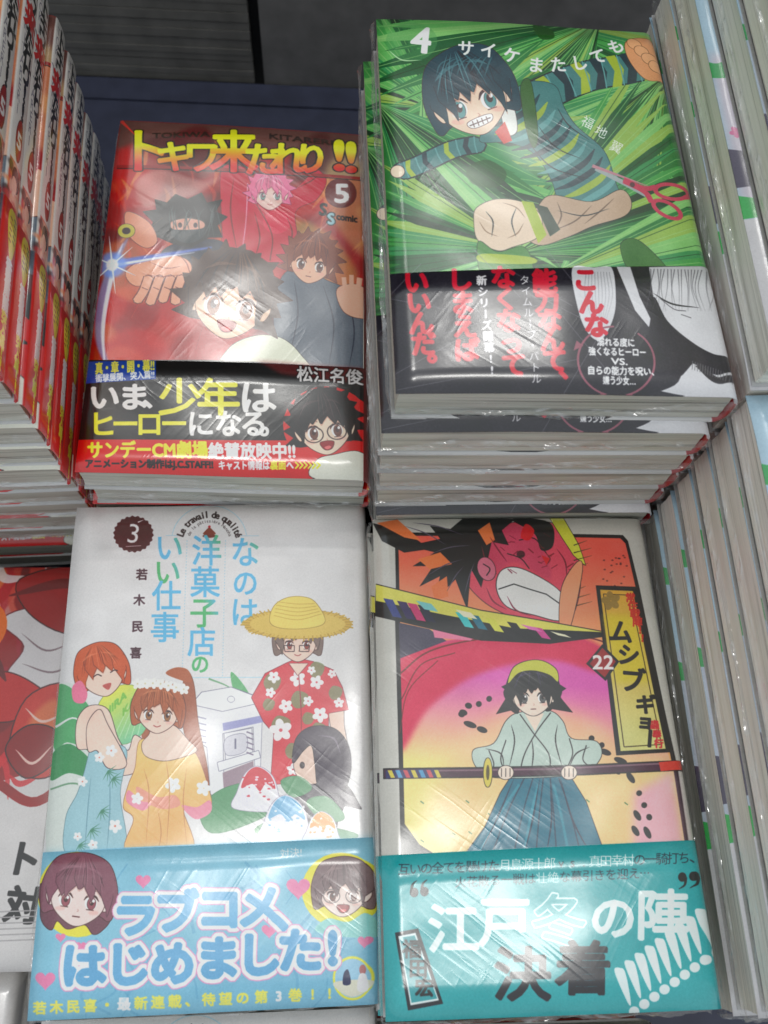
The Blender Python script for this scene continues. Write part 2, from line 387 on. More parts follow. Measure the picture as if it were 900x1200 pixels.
# leaves and three ices
for p in ([(236, 950), (260, 926), (300, 918), (330, 940), (300, 962), (250, 976)], [(330, 916), (350, 910), (366, 924), (344, 934)], [(300, 975), (330, 960), (380, 968), (420, 980), (360, 992)], [(360, 940), (384, 934), (404, 958), (380, 962)]):
    j.poly(p, (92, 150, 108), smooth=True, edge=(70, 120, 84), ew=.8)
for x, y, r, c1 in ((303, 926, 24, (200, 52, 66)), (336, 962, 26, (110, 172, 208)), (378, 972, 18, (232, 150, 70))):
    j.poly([(x - r * 1.15, y + r * .9), (x - r, y + r * .1), (x - r * .6, y - r * .8), (x, y - r * 1.15), (x + r * .7, y - r * .7), (x + r, y + r * .2), (x + r * 1.05, y + r)], (224, 222, 232), smooth=True, edge=(150, 140, 160), ew=.8)
    j.poly([(x - r * .8, y - r * .1), (x - r * .5, y - r * .85), (x, y - r * 1.12), (x + r * .62, y - r * .72), (x + r * .85, y - r * .05), (x + r * .4, y - r * .3), (x + r * .1, y + r * .05), (x - r * .25, y - r * .3)], c1, smooth=True)
    for i in range(26):
        px, py = x + rg_.uniform(-.8, .8) * r, y + rg_.uniform(-.7, .5) * r; j.ell(px, py, rg_.uniform(.8, 2.4), rg_.uniform(.8, 1.6), c1 if i % 2 else (236, 234, 240), alpha=.85)
# figure in pale blue dress, paddle fan
j.poly([(176, 800), (186, 832), (192, 880), (182, 930), (170, 880), (166, 830)], (160, 92, 66), smooth=True)
j.ell(146, 838, 31, 36, (214, 218, 92), ang=28, edge=(120, 150, 90), ew=.9, grad=(((130, 815), (160, 865)), (120, 192, 150)))
for i in range(5): j.line([(134 + i * 7, 866), (158 + i * 4, 818)], 1, (200, 226, 190), smooth=False, alpha=.6)
j.text('SHIRA', (119, 848), (150, 818), 13, (126, 186, 84), bold=.8); j.text('KA', (146, 840), (160, 824), 13, (126, 186, 84), bold=.6)
j.poly([(92, 845), (106, 828), (128, 832), (140, 866), (152, 880), (160, 862), (176, 880), (160, 905), (134, 906), (108, 880), (92, 876)], SK, smooth=True, edge=INK, ew=.8)
j.poly([(100, 906), (112, 866), (126, 872), (150, 880), (142, 930), (146, 1000), (82, 1004), (78, 960), (92, 930)], (150, 190, 200), smooth=True, edge=(90, 120, 130), ew=.9)
j.poly([(105, 880), (104, 850), (118, 832), (128, 850), (150, 895), (128, 900), (116, 880)], SK, smooth=True, edge=INK, ew=.8)
for x, y, r in ((118, 888, 6), (132, 880, 7), (98, 916, 6), (136, 968, 8), (110, 990, 6), (92, 980, 5)):
    j.flower(x, y, r, (224, 226, 226), (216, 130, 110))
for x, y in ((120, 950), (108, 972), (128, 904), (134, 912), (94, 990)):
    for k in range(7): j.line([(x, y), (x + 12 * math.cos(k * .45 - .6), y + 12 * math.sin(k * .45 - .6))], 1.5, (74, 132, 106), smooth=False, taper=True)
j.head(121, 788, 28, (198, 92, 56), SK, tilt=-12, eyes=False, hair2=(224, 130, 92), n=5)
j.line([(111, 794), (116, 791), (121, 793)], 1.2, INK); j.line([(131, 789), (136, 786), (140, 787)], 1.2, INK); j.poly([(122, 804), (132, 801), (129, 809)], (186, 90, 84), smooth=True)
j.poly([(86, 806), (96, 798), (104, 812), (100, 824), (88, 822)], (222, 116, 146), smooth=True)
# figure in yellow dress with flower wreath
j.poly([(218, 790), (228, 800), (234, 850), (244, 900), (246, 940), (232, 900), (216, 850)], (160, 92, 66), smooth=True, edge=(110, 60, 44), ew=.8)
j.poly([(160, 900), (166, 868), (190, 872), (214, 872), (232, 886), (246, 926), (248, 946), (232, 958), (216, 950), (226, 1000), (150, 1000), (158, 960), (146, 946), (152, 920)], (232, 192, 116), smooth=True, edge=(150, 100, 70), ew=.9, grad=(((190, 880), (190, 960)), (232, 178, 112)))
j.poly([(162, 922), (186, 934), (206, 932), (212, 944), (190, 948), (166, 936)], (222, 140, 140), smooth=True, alpha=.7); j.poly([(214, 944), (232, 946), (247, 938), (248, 952), (230, 960)], (226, 140, 160), smooth=True); j.poly([(152, 926), (166, 938), (178, 942), (168, 950), (150, 940)], (226, 140, 160), smooth=True)
j.poly([(168, 872), (176, 862), (182, 852), (204, 850), (222, 868), (232, 880), (214, 888), (192, 892), (172, 886)], SK, smooth=True, edge=INK, ew=.7)
for x, y, r in ((204, 920, 9), (240, 924, 9), (162, 936, 7)): j.flower(x, y, r, (236, 228, 224))
j.head(187, 832, 27, (172, 96, 64), SK, tilt=4, hair2=(206, 130, 90), iris=(150, 100, 60))
j.folds([[(170, 900), (176, 930), (172, 990)], [(196, 890), (200, 930), (196, 996)], [(220, 900), (216, 940), (220, 990)], [(186, 948), (190, 975), (186, 1000)]], (190, 130, 80)); j.folds([[(108, 910), (104, 950), (100, 1000)], [(130, 900), (130, 950), (126, 1000)]], (100, 140, 156))
for i in range(7): j.flower(163 + i * 9, 799 + abs(i - 2.6) * 1.2 + i * .9, 6.5, (228, 226, 222), (206, 196, 160))
j.poly([(196, 790), (208, 783), (222, 786), (226, 800), (214, 798)], (172, 96, 64), smooth=True)
# paper band
j.poly([(49, 999), (150, 993), (300, 986), (442, 981), (447, 1180), (30, 1199)], (122, 182, 208))
j.poly([(49, 999), (442, 981), (445, 1100), (180, 1110), (38, 1150)], (140, 196, 214), alpha=.6, blur=10)
for i in range(26):
    x, y = rg_.uniform(60, 430), rg_.uniform(1000, 1180); j.line([(x, y), (x + rg_.uniform(-20, 20), y + 20), (x + rg_.uniform(-30, 30), y + 40)], rg_.uniform(1, 4), (96, 160, 194), alpha=.5)
j.ell(92, 1048, 47, 50, (226, 216, 66)); j.head(94, 1046, 38, (132, 82, 96), (232, 208, 202), tilt=8, long=1.05, hair2=(160, 110, 124), iris=(150, 80, 90), mouth='flat')
j.ell(400, 1043, 46, 44, (226, 216, 66)); j.poly([(372, 1092), (384, 1076), (408, 1080), (430, 1070), (440, 1098)], (140, 204, 200), smooth=True); j.head(402, 1042, 31, (124, 102, 104), (232, 206, 198), hair2=(154, 130, 130), mouth='open', eye=.8)
a = np.linspace(0, 2 * math.pi, 16, endpoint=False)
for cx in (389, 415): j.line(np.c_[cx + 9.5 * np.cos(a), 1050 + 8 * np.sin(a)], 1.1, (110, 100, 100), closed=True)
j.ell(413, 1146, 23, 26, (232, 224, 80)); j.ell(413, 1146, 20.5, 23, (150, 196, 222)); j.poly([(393, 1150), (433, 1148), (430, 1160), (413, 1168), (396, 1160)], (216, 214, 196), smooth=True)
j.poly([(403, 1140), (408, 1136), (411, 1152), (402, 1153)], (56, 60, 90), smooth=True); j.ell(425, 1136, 4, 6, (180, 110, 110)); j.poly([(421, 1142), (429, 1142), (431, 1160), (419, 1160)], (226, 222, 226), smooth=True)
for x, y, r in ((54, 1148, 12), (72, 1098, 6), (169, 1032, 9), (350, 1040, 14), (316, 1090, 9), (427, 1103, 8), (96, 1108, 6)): j.heart(x, y, r, (226, 130, 170))
OUT = [(9.5, (222, 150, 190)), (7.5, (236, 232, 238))]
for ch, x, y in zip('ラブコメ、', (160, 208, 258, 305, 345), (1072, 1068, 1064, 1062, 1066)): j.char(ch, (x, y), 54, (112, 176, 214), bold=4.6, outline=OUT)
for ch, x, y in zip('はじめました!', (99, 151, 203, 256, 304, 352, 388), (1131, 1129, 1128, 1122, 1118, 1113, 1110)): j.char(ch, (x, y), 54, (112, 176, 214), bold=4.8, outline=OUT)
for ch, x, y in zip('ラブコメ、', (160, 208, 258, 305, 345), (1072, 1068, 1064, 1062, 1066)): j.char(ch, (x, y), 54, (112, 176, 214), bold=4.2)
for ch, x, y in zip('はじめました!', (99, 151, 203, 256, 304, 352, 388), (1131, 1129, 1128, 1122, 1118, 1113, 1110)): j.char(ch, (x, y), 54, (100, 166, 208), bold=4.4)
j.text('対決!', (329, 1005), (354, 1003), 12, (226, 232, 236), bold=.5)
for i, ch in enumerate('若木民喜・最新連載、待望の第3巻!!'):
    j.char(ch, (47 + 19.8 * i + (0 if i < 13 else 2), 1181 - 1.02 * i), 16, (228, 222, 100) if ch not in '最3' else (230, 232, 232), bold=1.1)
# spine
j.mm = True
for i, ch in enumerate('なのは洋菓子店のいい仕事'): j.char(ch, (130.2, 14 + i * 8), 7, LB if i % 3 else GRN, bold=.8)
for i, ch in enumerate('若木民喜'): j.char(ch, (130.2, 118 + i * 5), 4, TXT)
j.mm = False

# ---- red action comic ------------------------------------------------------------------------------
def red_front(j):
    rg = np.random.RandomState(5)
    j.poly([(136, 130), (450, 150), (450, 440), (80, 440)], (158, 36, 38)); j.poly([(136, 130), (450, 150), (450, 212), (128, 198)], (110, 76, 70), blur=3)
    for i in range(46):
        x, y = rg.uniform(120, 440), rg.uniform(150, 430); r = rg.uniform(12, 46)
        c = [(206, 70, 58), (96, 30, 34), (220, 130, 80), (184, 36, 48), (80, 40, 40), (206, 50, 50)][rg.randint(6)]
        j.ell(x, y, r, r * rg.uniform(.4, .9), c, ang=rg.uniform(-60, 60), alpha=.55, blur=7)
    for i in range(30):                                        # flame streaks
        x, y = rg.uniform(130, 430), rg.uniform(200, 420); L = rg.uniform(20, 60); t = rg.uniform(-2.4, -.7)
        j.line([(x, y), (x + L * .5 * math.cos(t) + 5, y + L * .5 * math.sin(t)), (x + L * math.cos(t), y + L * math.sin(t))], rg.uniform(2, 6), [(224, 130, 70), (232, 170, 90), (214, 80, 60)][i % 3], alpha=.5, taper=2, blur=1)
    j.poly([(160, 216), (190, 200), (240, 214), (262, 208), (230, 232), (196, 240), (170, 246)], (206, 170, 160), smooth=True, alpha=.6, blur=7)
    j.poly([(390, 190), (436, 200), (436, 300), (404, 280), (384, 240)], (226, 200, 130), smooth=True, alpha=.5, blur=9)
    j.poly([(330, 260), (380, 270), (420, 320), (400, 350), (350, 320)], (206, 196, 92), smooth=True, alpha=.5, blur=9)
    # rose red armoured stand-in figure
    PK = (196, 30, 66)
    j.poly([(262, 200), (288, 198), (298, 214), (318, 226), (344, 224), (360, 212), (372, 200), (384, 214), (372, 236), (348, 250), (350, 290), (330, 310), (268, 312), (262, 260)], PK, smooth=True, edge=(96, 20, 40), ew=.9)
    j.line([(292, 216), (290, 260), (284, 306)], 1.1, (232, 150, 170)); j.ell(326, 262, 16, 14, (214, 44, 76)); j.line([(300, 236), (320, 276), (318, 308)], 1.2, (120, 16, 44))
    j.head(318, 226, 21, (232, 110, 150), (240, 190, 180), spiky=True, hair2=(250, 180, 200), ink=(110, 50, 70), iris=(90, 130, 120))
    j.folds([[(276, 210), (272, 250), (280, 300)], [(350, 222), (366, 214), (376, 206)], [(300, 250), (306, 280), (300, 306)], [(338, 256), (344, 276), (336, 300)]], (120, 12, 40), 1.4)
    # masked, dark-haired stand-in
    j.poly([(190, 300), (214, 286), (258, 284), (272, 306), (262, 350), (214, 352), (196, 330)], (44, 48, 62), smooth=True, edge=(22, 22, 30), ew=.9)
    j.poly([(182, 262), (170, 250), (186, 248), (184, 236), (198, 240), (208, 230), (222, 236), (238, 228), (244, 240), (262, 236), (254, 250), (268, 256), (256, 266), (262, 280), (246, 280), (226, 292), (206, 288), (188, 280), (176, 276)], (36, 42, 42), edge=(20, 22, 22), ew=.8)
    j.ell(222, 272, 20, 15, (52, 60, 62)); j.poly([(203, 262), (222, 258), (240, 262), (238, 270), (206, 271)], (206, 150, 130), smooth=True); j.ell(213, 266, 2.4, 3, INK); j.ell(231, 266, 2.4, 3, INK)
    j.poly([(150, 250), (176, 262), (186, 284), (172, 292), (152, 276)], (214, 140, 110), smooth=True, edge=(80, 40, 40), ew=.8)
    j.poly([(150, 318), (186, 300), (220, 306), (224, 322), (190, 330), (160, 336)], (224, 156, 124), smooth=True, edge=(80, 40, 40), ew=.8)
    for k in range(4):
        x0 = 170 + k * 13; j.line([(x0 + 6, 326), (x0, 342), (x0 - 8 + 2 * k, 354 + 3 * (k % 2))], 11.5, (90, 46, 44)); j.line([(x0 + 6, 326), (x0, 342), (x0 - 8 + 2 * k, 354 + 3 * (k % 2))], 9.5, (224, 160, 130))
        j.line([(x0 - 2, 338), (x0 + 5, 341)], 1, (120, 60, 54), smooth=False)
    j.folds([[(176, 308), (196, 316), (214, 314)], [(168, 322), (190, 326), (212, 324)], [(206, 296), (220, 310), (226, 330)]], (150, 80, 66), 1.3)
    for k in range(16):
        x0 = 196 + rg.uniform(0, 60); j.line([(x0, 240 + rg.uniform(0, 8)), (x0 + rg.uniform(-6, 6), 256), (x0 + rg.uniform(-12, 12), 282)], 1.2, (74, 84, 84), taper=2, alpha=.8)
    for k in range(26):
        x, y = rg.uniform(110, 430), rg.uniform(210, 430); j.line([(x, y), (x + rg.uniform(6, 26), y - rg.uniform(6, 30))], rg.uniform(.7, 2), [(250, 190, 120), (246, 120, 80), (60, 20, 24)][k % 3], taper=2, smooth=False, alpha=.7)
    # bright blade of light
    j.line([(132, 440), (118, 400), (122, 350), (136, 308), (152, 280)], 12, (130, 150, 206), alpha=.75, taper=2, blur=2)
    j.line([(124, 436), (122, 380), (134, 318), (146, 286)], 5, (226, 232, 246), alpha=.9, taper=2, blur=1)
    j.line([(132, 312), (180, 303), (250, 292)], 12, (90, 120, 210), alpha=.9, taper=True, blur=2); j.line([(134, 312), (180, 305), (230, 298)], 4, (220, 230, 250), taper=True, blur=1)
    j.ell(133, 311, 17, 15, (110, 150, 230), alpha=.8, blur=4); j.ell(133, 311, 7, 7, (240, 244, 250), blur=2)
    for k in range(6): j.line([(133, 311), (133 + 30 * math.cos(k * 1.05 + .4), 311 + 34 * math.sin(k * 1.05 + .4))], 2.4, (214, 226, 248), taper=True, smooth=False)
    j.ell(150, 272, 10, 8, (190, 180, 70), edge=(60, 50, 40)); j.ell(150, 272, 5, 4, (60, 46, 50))
    # brown-haired stand-ins
    j.poly([(330, 330), (352, 316), (384, 330), (408, 342), (436, 380), (434, 440), (340, 440), (322, 380)], (96, 106, 118), smooth=True, edge=(40, 40, 52), ew=.9)
    j.folds([[(346, 330), (350, 370), (340, 420)], [(380, 336), (392, 380), (386, 430)], [(410, 350), (416, 390), (410, 430)]], (60, 66, 80), 1.6); j.head(366, 306, 27, (132, 70, 50), (232, 176, 148), spiky=True, tilt=10, hair2=(180, 110, 80), mouth='flat', brow=.06)
    j.poly([(396, 340), (420, 334), (436, 350), (428, 372), (404, 366)], (230, 176, 150), smooth=True, edge=(90, 50, 44), ew=.8)
    for k in range(4): j.line([(406 + k * 7, 346), (404 + k * 9, 326 - 3 * (k % 2))], 5, (230, 176, 150), smooth=False)
    j.poly([(262, 440), (270, 410), (300, 396), (330, 398), (352, 416), (360, 440)], (214, 218, 196), smooth=True, edge=(60, 60, 60), ew=.9)
    j.head(272, 350, 48, (78, 56, 46), (236, 192, 164), spiky=True, tilt=10, hair2=(130, 98, 80), iris=(140, 84, 56), mouth='open', eye=1.15)
    # number, magazine mark
    j.ell(401, 228, 18, 17, (110, 20, 30), edge=(60, 10, 16), ew=1); j.char('5', (401, 228), 31, (236, 232, 228), bold=2.6, sx=1.25)
    j.char('S', (380, 247), 20, (24, 20, 22), bold=2.2, rot=8); j.char('S', (389, 258), 18, (150, 196, 206), bold=1.8, outline=[(2.8, (30, 34, 38))]); j.text('comic', (396, 259), (420, 262), 11, (46, 34, 32), bold=.8)
    # title
    j.line([(139, 196), (290, 201), (436, 211)], 3.6, (150, 16, 26), smooth=False); j.line([(139, 198.5), (290, 203.5), (436, 213.5)], 1.2, (40, 10, 14), smooth=False)
    T = [('ト', 172, 177, 60), ('キ', 205, 185, 40), ('ワ', 239, 185, 42), ('来', 276, 178, 55), ('た', 309, 188, 42), ('れ', 339, 187, 42), ('り', 367, 187, 40), ('!', 396, 182, 54), ('!', 410, 184, 54)]
    for ch, x, y, sz in T: j.char(ch, (x, y), sz, (24, 12, 12), bold=7.5, sx=1.6 if ch == '!' else 1)
    for ch, x, y, sz in T: j.char(ch, (x, y), sz, (240, 228, 50), bold=3.8, sx=1.6 if ch == '!' else 1.06, grad=(((x, y - 6), (x, y + 18)), (216, 44, 34)))
    j.text('TOKIWA', (181, 163), (248, 161), 9.5, (60, 50, 40), bold=.8); j.text('KITARERI', (318, 163), (392, 171), 9.5, (60, 50, 40), bold=.8)
    j.line([(144, 140), (160, 158)], 4, (230, 70, 60), taper=True)
    # paper band
    j.poly([(104, 422), (250, 424), (437, 432), (436, 572), (84, 560)], (46, 44, 44))
    j.poly([(300, 424), (437, 432), (436, 452), (330, 440)], (150, 60, 60), alpha=.5, blur=5)
    j.poly([(103, 424), (184, 424), (184, 446), (101, 450)], (36, 74, 160)); j.text('真・章・開・幕!!', (113, 438), (182, 435), 15, (220, 216, 90), bold=1.0); j.text('衝撃展開、突入篇!!', (113, 448), (182, 444), 10, (214, 220, 232), bold=.6)
    j.text('松江名俊', (349, 447), (424, 450), 19, (216, 214, 214), bold=.8, outline=[(2.4, (40, 36, 36))])
    W_, Y_ = (228, 226, 222), (226, 222, 54)
    for ch, x, sz, c in zip('いま、少年は', (123, 158, 184, 212, 257, 303), (34, 34, 30, 46, 46, 40), (W_, W_, W_, Y_, Y_, W_)): j.char(ch, (x, 466 + (x - 120) * .01), sz, c, bold=2.6, sx=1.12)
    for ch, x, c in zip('ヒーローになる。', (121, 148, 176, 205, 236, 268, 298, 320), (Y_, Y_, Y_, Y_, W_, W_, W_, W_)): j.char(ch, (x, 498), 33, c, bold=2.3, sx=1.0)
    j.poly([(92, 516), (436, 518), (436, 572), (84, 560)], (206, 28, 44))
    # boy on the band (plain stand-in)
    j.ell(384, 500, 52, 46, (206, 28, 44)); j.poly([(366, 560), (372, 540), (392, 534), (420, 530), (434, 548), (434, 566)], (222, 222, 208), smooth=True, edge=INK, ew=.9)
    j.head(380, 498, 35, (50, 40, 42), (236, 206, 184), spiky=True, tilt=-8, hair2=(90, 76, 76), mouth='open')
    a = np.linspace(0, 2 * math.pi, 16, endpoint=False)
    for cx, cy in ((368, 511), (395, 507)): j.line(np.c_[cx + 11 * np.cos(a), cy + 9 * np.sin(a)], 1.2, (70, 60, 60), closed=True)
    j.text('サンデーCM劇場', (104, 536), (244, 536), 21, (232, 222, 60), bold=1.8); j.text('絶賛放映中!!', (245, 537), (346, 537), 20, (230, 224, 222), bold=1.6)
    j.text('アニメーション制作はJ.C.STAFF!!', (101, 548), (250, 549), 11, (50, 16, 22), bold=.9); j.text('キャスト情報は', (257, 550), (316, 550), 11, (228, 222, 222), bold=.8); j.text('裏面', (317, 550), (335, 550), 11, (232, 222, 60), bold=.9); j.text('へ', (336, 550), (344, 550), 11, (228, 222, 222), bold=.8)
    for k in range(6): j.line([(346 + k * 5, 542), (350 + k * 5, 546), (346 + k * 5, 550)], 2, (232, 222, 60), smooth=False)
def red_spine(j, t):
    w = j.w * 1000; L = j.l * 1000; j.mm = True
    j.shape([j.T([(w - 1.0, 0), (w + t, 0), (w + t, L), (w - 1.0, L)])], (214, 212, 208))
    f = lambda v: v * L
    for i, ch in enumerate('TOKIWAKITARERI'): j.char(ch, (w + 2.6, f(.03) + i * f(.031)), 6.8, (112, 110, 124), bold=.5)
    for i, ch in enumerate('トキワ来たれり!!'):
        c = (196, 34, 44) if ch == '来' else (34, 32, 34)
        j.char(ch, (w + (8.2 if ch != '来' else 7.2), f(.035) + i * f(.048)), 11 if ch != '来' else 15, c, bold=3.2 if ch != '来' else 4.2)
    j.shape([catmull(j.T([(w + 4.4, f(.49)), (w + 6.4, f(.455)), (w + 9, f(.445)), (w + 10.6, f(.48)), (w + 10.2, f(.52)), (w + 8, f(.545)), (w + 5.5, f(.53))]))], (150, 20, 34), edge=(70, 10, 16), ew=2)
    j.char('5', (w + 7.6, f(.495)), 9.5, (232, 228, 224), bold=2)
    rg = np.random.RandomState(9)
    j.shape([j.T([(w, f(.555)), (w + t, f(.555)), (w + t, f(.66)), (w, f(.66))])], (190, 96, 88))
    for i in range(40): j.ell(w + rg.uniform(0, t), f(rg.uniform(.56, .665)), rg.uniform(1, 3), rg.uniform(1, 3), [(222, 160, 130), (60, 44, 48), (200, 60, 70), (226, 130, 80), (216, 190, 170)][i % 5], alpha=.8, blur=2)
    j.ell(w + 8, f(.59), 4, 5, (40, 34, 38)); j.ell(w + 7, f(.605), 2.6, 3.4, (226, 180, 160))
    j.shape([j.T([(w - 1.0, f(.655)), (w + t, f(.655)), (w + t, L), (w - 1.0, L)])], (204, 30, 40))
    j.shape([catmull(j.T([(w + 3.2, f(.69)), (w + 5.5, f(.665)), (w + 11, f(.665)), (w + 13.4, f(.69)), (w + 12.4, f(.735)), (w + 9, f(.77)), (w + 6, f(.745))]))], (226, 212, 60))
    for i in range(5): j.line([(w + 9.2, f(.675) + i * 2.2), (w + 11.8, f(.677) + i * 2.2)], .8, (60, 110, 60), smooth=False); j.line([(w + 5.6, f(.682) + i * 2.2), (w + 7.8, f(.684) + i * 2.2)], .7, (150, 70, 40), smooth=False)
    for i, ch in enumerate('衝撃展開'): j.char(ch, (w + 8.6, f(.785) + i * 5.0), 6.4, (232, 226, 224), bold=2.2)
    for i, ch in enumerate('突入篇!!'): j.char(ch, (w + 8.6, f(.895) + i * 4.2), 5.4, (228, 216, 60), bold=1.6)
    j.mm = False
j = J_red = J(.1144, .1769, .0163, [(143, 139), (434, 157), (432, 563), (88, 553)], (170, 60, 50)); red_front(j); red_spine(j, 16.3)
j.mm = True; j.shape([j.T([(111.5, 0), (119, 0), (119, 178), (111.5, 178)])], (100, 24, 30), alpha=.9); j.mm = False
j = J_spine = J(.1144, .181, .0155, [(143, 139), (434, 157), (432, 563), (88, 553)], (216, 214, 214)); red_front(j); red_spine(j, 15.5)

# ---- green palm-leaf comic ----------------------------------------------------------------------
j = J_green = J(.1151, .1758, .0158, [(457, 20), (782, 37), (868, 465), (464, 460)], (58, 118, 62))
rg = np.random.RandomState(12)
GS = [(40, 92, 56), (74, 150, 78), (98, 172, 92), (54, 120, 66), (126, 186, 108), (34, 70, 50), (64, 140, 84), (142, 176, 84)]
def fan(cx, cy, a0, a1, R, n, seed):
    r = np.random.RandomState(seed)
    for i in range(n):
        a = math.radians(a0 + (a1 - a0) * (i + .5) / n); da = math.radians((a1 - a0) / n * .56)
        L = R * r.uniform(.85, 1.05); c = GS[r.randint(len(GS))]
        j.poly([(cx, cy), (cx + L * .75 * math.cos(a - da), cy + L * .75 * math.sin(a - da)), (cx + L * math.cos(a), cy + L * math.sin(a)), (cx + L * .75 * math.cos(a + da), cy + L * .75 * math.sin(a + da))], c)
        j.line([(cx, cy), (cx + L * .95 * math.cos(a), cy + L * .95 * math.sin(a))], .9, (150, 196, 120) if r.rand() < .6 else (28, 60, 40), smooth=False, alpha=.7)
fan(610, 10, -8, 30, 260, 12, 1); fan(520, 130, 178, 262, 150, 16, 2); fan(720, 20, 100, 190, 290, 26, 3); fan(600, 130, 20, 140, 220, 24, 13); fan(500, 300, -90, 10, 200, 22, 14)
fan(792, 90, 95, 170, 300, 26, 5); fan(470, 190, -40, 70, 230, 26, 6); fan(452, 120, 20, 80, 260, 14, 9); fan(610, 300, -60, 8, 280, 24, 7); fan(614, 296, 150, 215, 190, 16, 10); fan(640, 330, -30, 20, 260, 16, 15)
j.ell(497, 50, 30, 24, (84, 150, 88), alpha=.45); j.line([(470, 60), (485, 72), (508, 73)], 1.6, (170, 210, 160), taper=2)
j.poly([(556, 200), (580, 190), (602, 205), (590, 222), (562, 218)], (44, 84, 44), smooth=True, alpha=.8); j.poly([(732, 290), (752, 284), (784, 314), (780, 322), (744, 322)], (60, 110, 50), smooth=True, edge=(30, 60, 30)); j.poly([(640, 30), (660, 34), (664, 46), (648, 48)], (50, 90, 44), smooth=True)
# striped-sleeve stand-in figure
TE, DK, YG = (70, 122, 120), (34, 60, 66), (158, 178, 60)
def striped(path, w, n, cols=(TE, DK, TE, YG)):
    p = catmull(np.array(path, float), False, 10)
    j.line(p, w + 3.5, (34, 52, 52), smooth=False)
    j.line(p, w, TE, smooth=False)
    for i in range(n):
        k = int((i + .5) / n * (len(p) - 2)); q = p[k]; d = p[k + 1] - p[k]; d = d / max(np.hypot(*d), 1e-6); nn = np.array([-d[1], d[0]]); wd = w / 2 * .98
        c = cols[i % len(cols)]
        b_ = w * .30 if c is not TE else 1.5
        if c is TE: c = (98, 156, 154)
        b = np.array([q - nn * wd - d * b_ * .5, q - nn * 0 + d * b_ * .1, q + nn * wd - d * b_ * .5, q + nn * wd + d * b_ * .5, q + d * b_ * 1.1, q - nn * wd + d * b_ * .5])
        j.poly(b, c)
striped([(622, 128), (660, 108), (700, 92), (740, 84), (782, 74)], 38, 16)
striped([(570, 172), (540, 178), (500, 196), (480, 203)], 20, 9)
j.poly([(604, 118), (632, 100), (662, 104), (672, 130), (686, 152), (716, 180), (728, 216), (732, 240), (700, 250), (664, 240), (654, 214), (636, 184), (606, 170), (572, 168), (590, 140)], TE, smooth=True, edge=(34, 52, 52), ew=1)
for i in range(11):
    t = i / 10; x, y = 606 + 88 * t, 132 + 92 * t; c = (DK, YG, (98, 156, 154), DK)[i % 4]
    j.line([(x - 26 + 8 * t, y + 20), (x, y + 14), (x + 26, y - 2), (x + 38, y - 18)], 7 if c != YG else 8, c, taper=2, alpha=.9)
j.poly([(622, 106), (634, 100), (640, 160), (634, 176), (626, 150)], (62, 100, 52), smooth=True, edge=(30, 54, 34)); j.poly([(598, 130), (612, 128), (616, 156), (604, 160)], (220, 222, 216), smooth=True, edge=INK)
j.poly([(636, 246), (654, 232), (700, 240), (734, 226), (746, 240), (738, 256), (700, 268), (672, 280), (636, 290), (616, 270)], (184, 158, 134), smooth=True, edge=(50, 50, 40), ew=1.1); j.folds([[(700, 244), (680, 262), (652, 274)], [(726, 236), (708, 252), (690, 266)], [(660, 240), (664, 256), (656, 272)]], (110, 90, 74), 1.5)
j.poly([(566, 246), (590, 236), (620, 240), (640, 256), (636, 280), (606, 292), (588, 296), (566, 284), (562, 262)], (218, 196, 172), smooth=True, edge=(60, 60, 50), ew=1)
j.folds([[(568, 262), (576, 274), (590, 280)], [(596, 240), (612, 246), (622, 258)], [(600, 282), (612, 276), (620, 264)]], (150, 120, 96), 1.4); j.poly([(618, 238), (632, 240), (646, 278), (636, 288)], YG); j.poly([(634, 242), (648, 246), (662, 272), (650, 280)], (40, 66, 50)); j.poly([(566, 286), (588, 298), (618, 292), (628, 312), (622, 330), (572, 330)], (70, 130, 60), smooth=True, edge=(30, 60, 34)); j.poly([(570, 300), (626, 304), (628, 312), (570, 310)], YG, smooth=True)
j.ell(475, 203, 8, 7, (232, 204, 178), edge=INK); j.poly([(748, 50), (766, 44), (784, 52), (796, 88), (782, 96), (766, 92), (750, 70)], (214, 150, 104), smooth=True, edge=(90, 60, 40), ew=1)
for k in range(4): j.ell(758 + k * 8, 52 + k * 9, 9, 6, (222, 164, 118), ang=30, edge=(100, 66, 44), ew=1)
for k in range(0): j.line([(752 + k * 9, 48 + k * 7), (768 + k * 8, 56 + k * 8)], 1.4, (120, 76, 50), smooth=False)
j.poly([(590, 158), (602, 146), (610, 168), (600, 172)], (196, 60, 50))
j.head(563, 114, 47, (44, 70, 80), (230, 200, 176), tilt=-18, hair2=(92, 142, 150), iris=(80, 140, 140), mouth='grit', brow=.10, n=8, eye=1.1)
for i in range(8): j.line([(524 + i * 8, 92 + 4 * math.sin(i)), (530 + i * 8, 78), (548 + i * 6, 70)], 1.6, (70, 112, 120), taper=2, alpha=.8)
j.folds([[(640, 150), (660, 176), (690, 190)], [(628, 170), (656, 200), (700, 214)], [(664, 130), (676, 150), (700, 168)], [(576, 250), (584, 262), (582, 280)], [(612, 246), (606, 262), (610, 280)], [(660, 250), (690, 256), (720, 248)]], (30, 44, 46), 1.3)
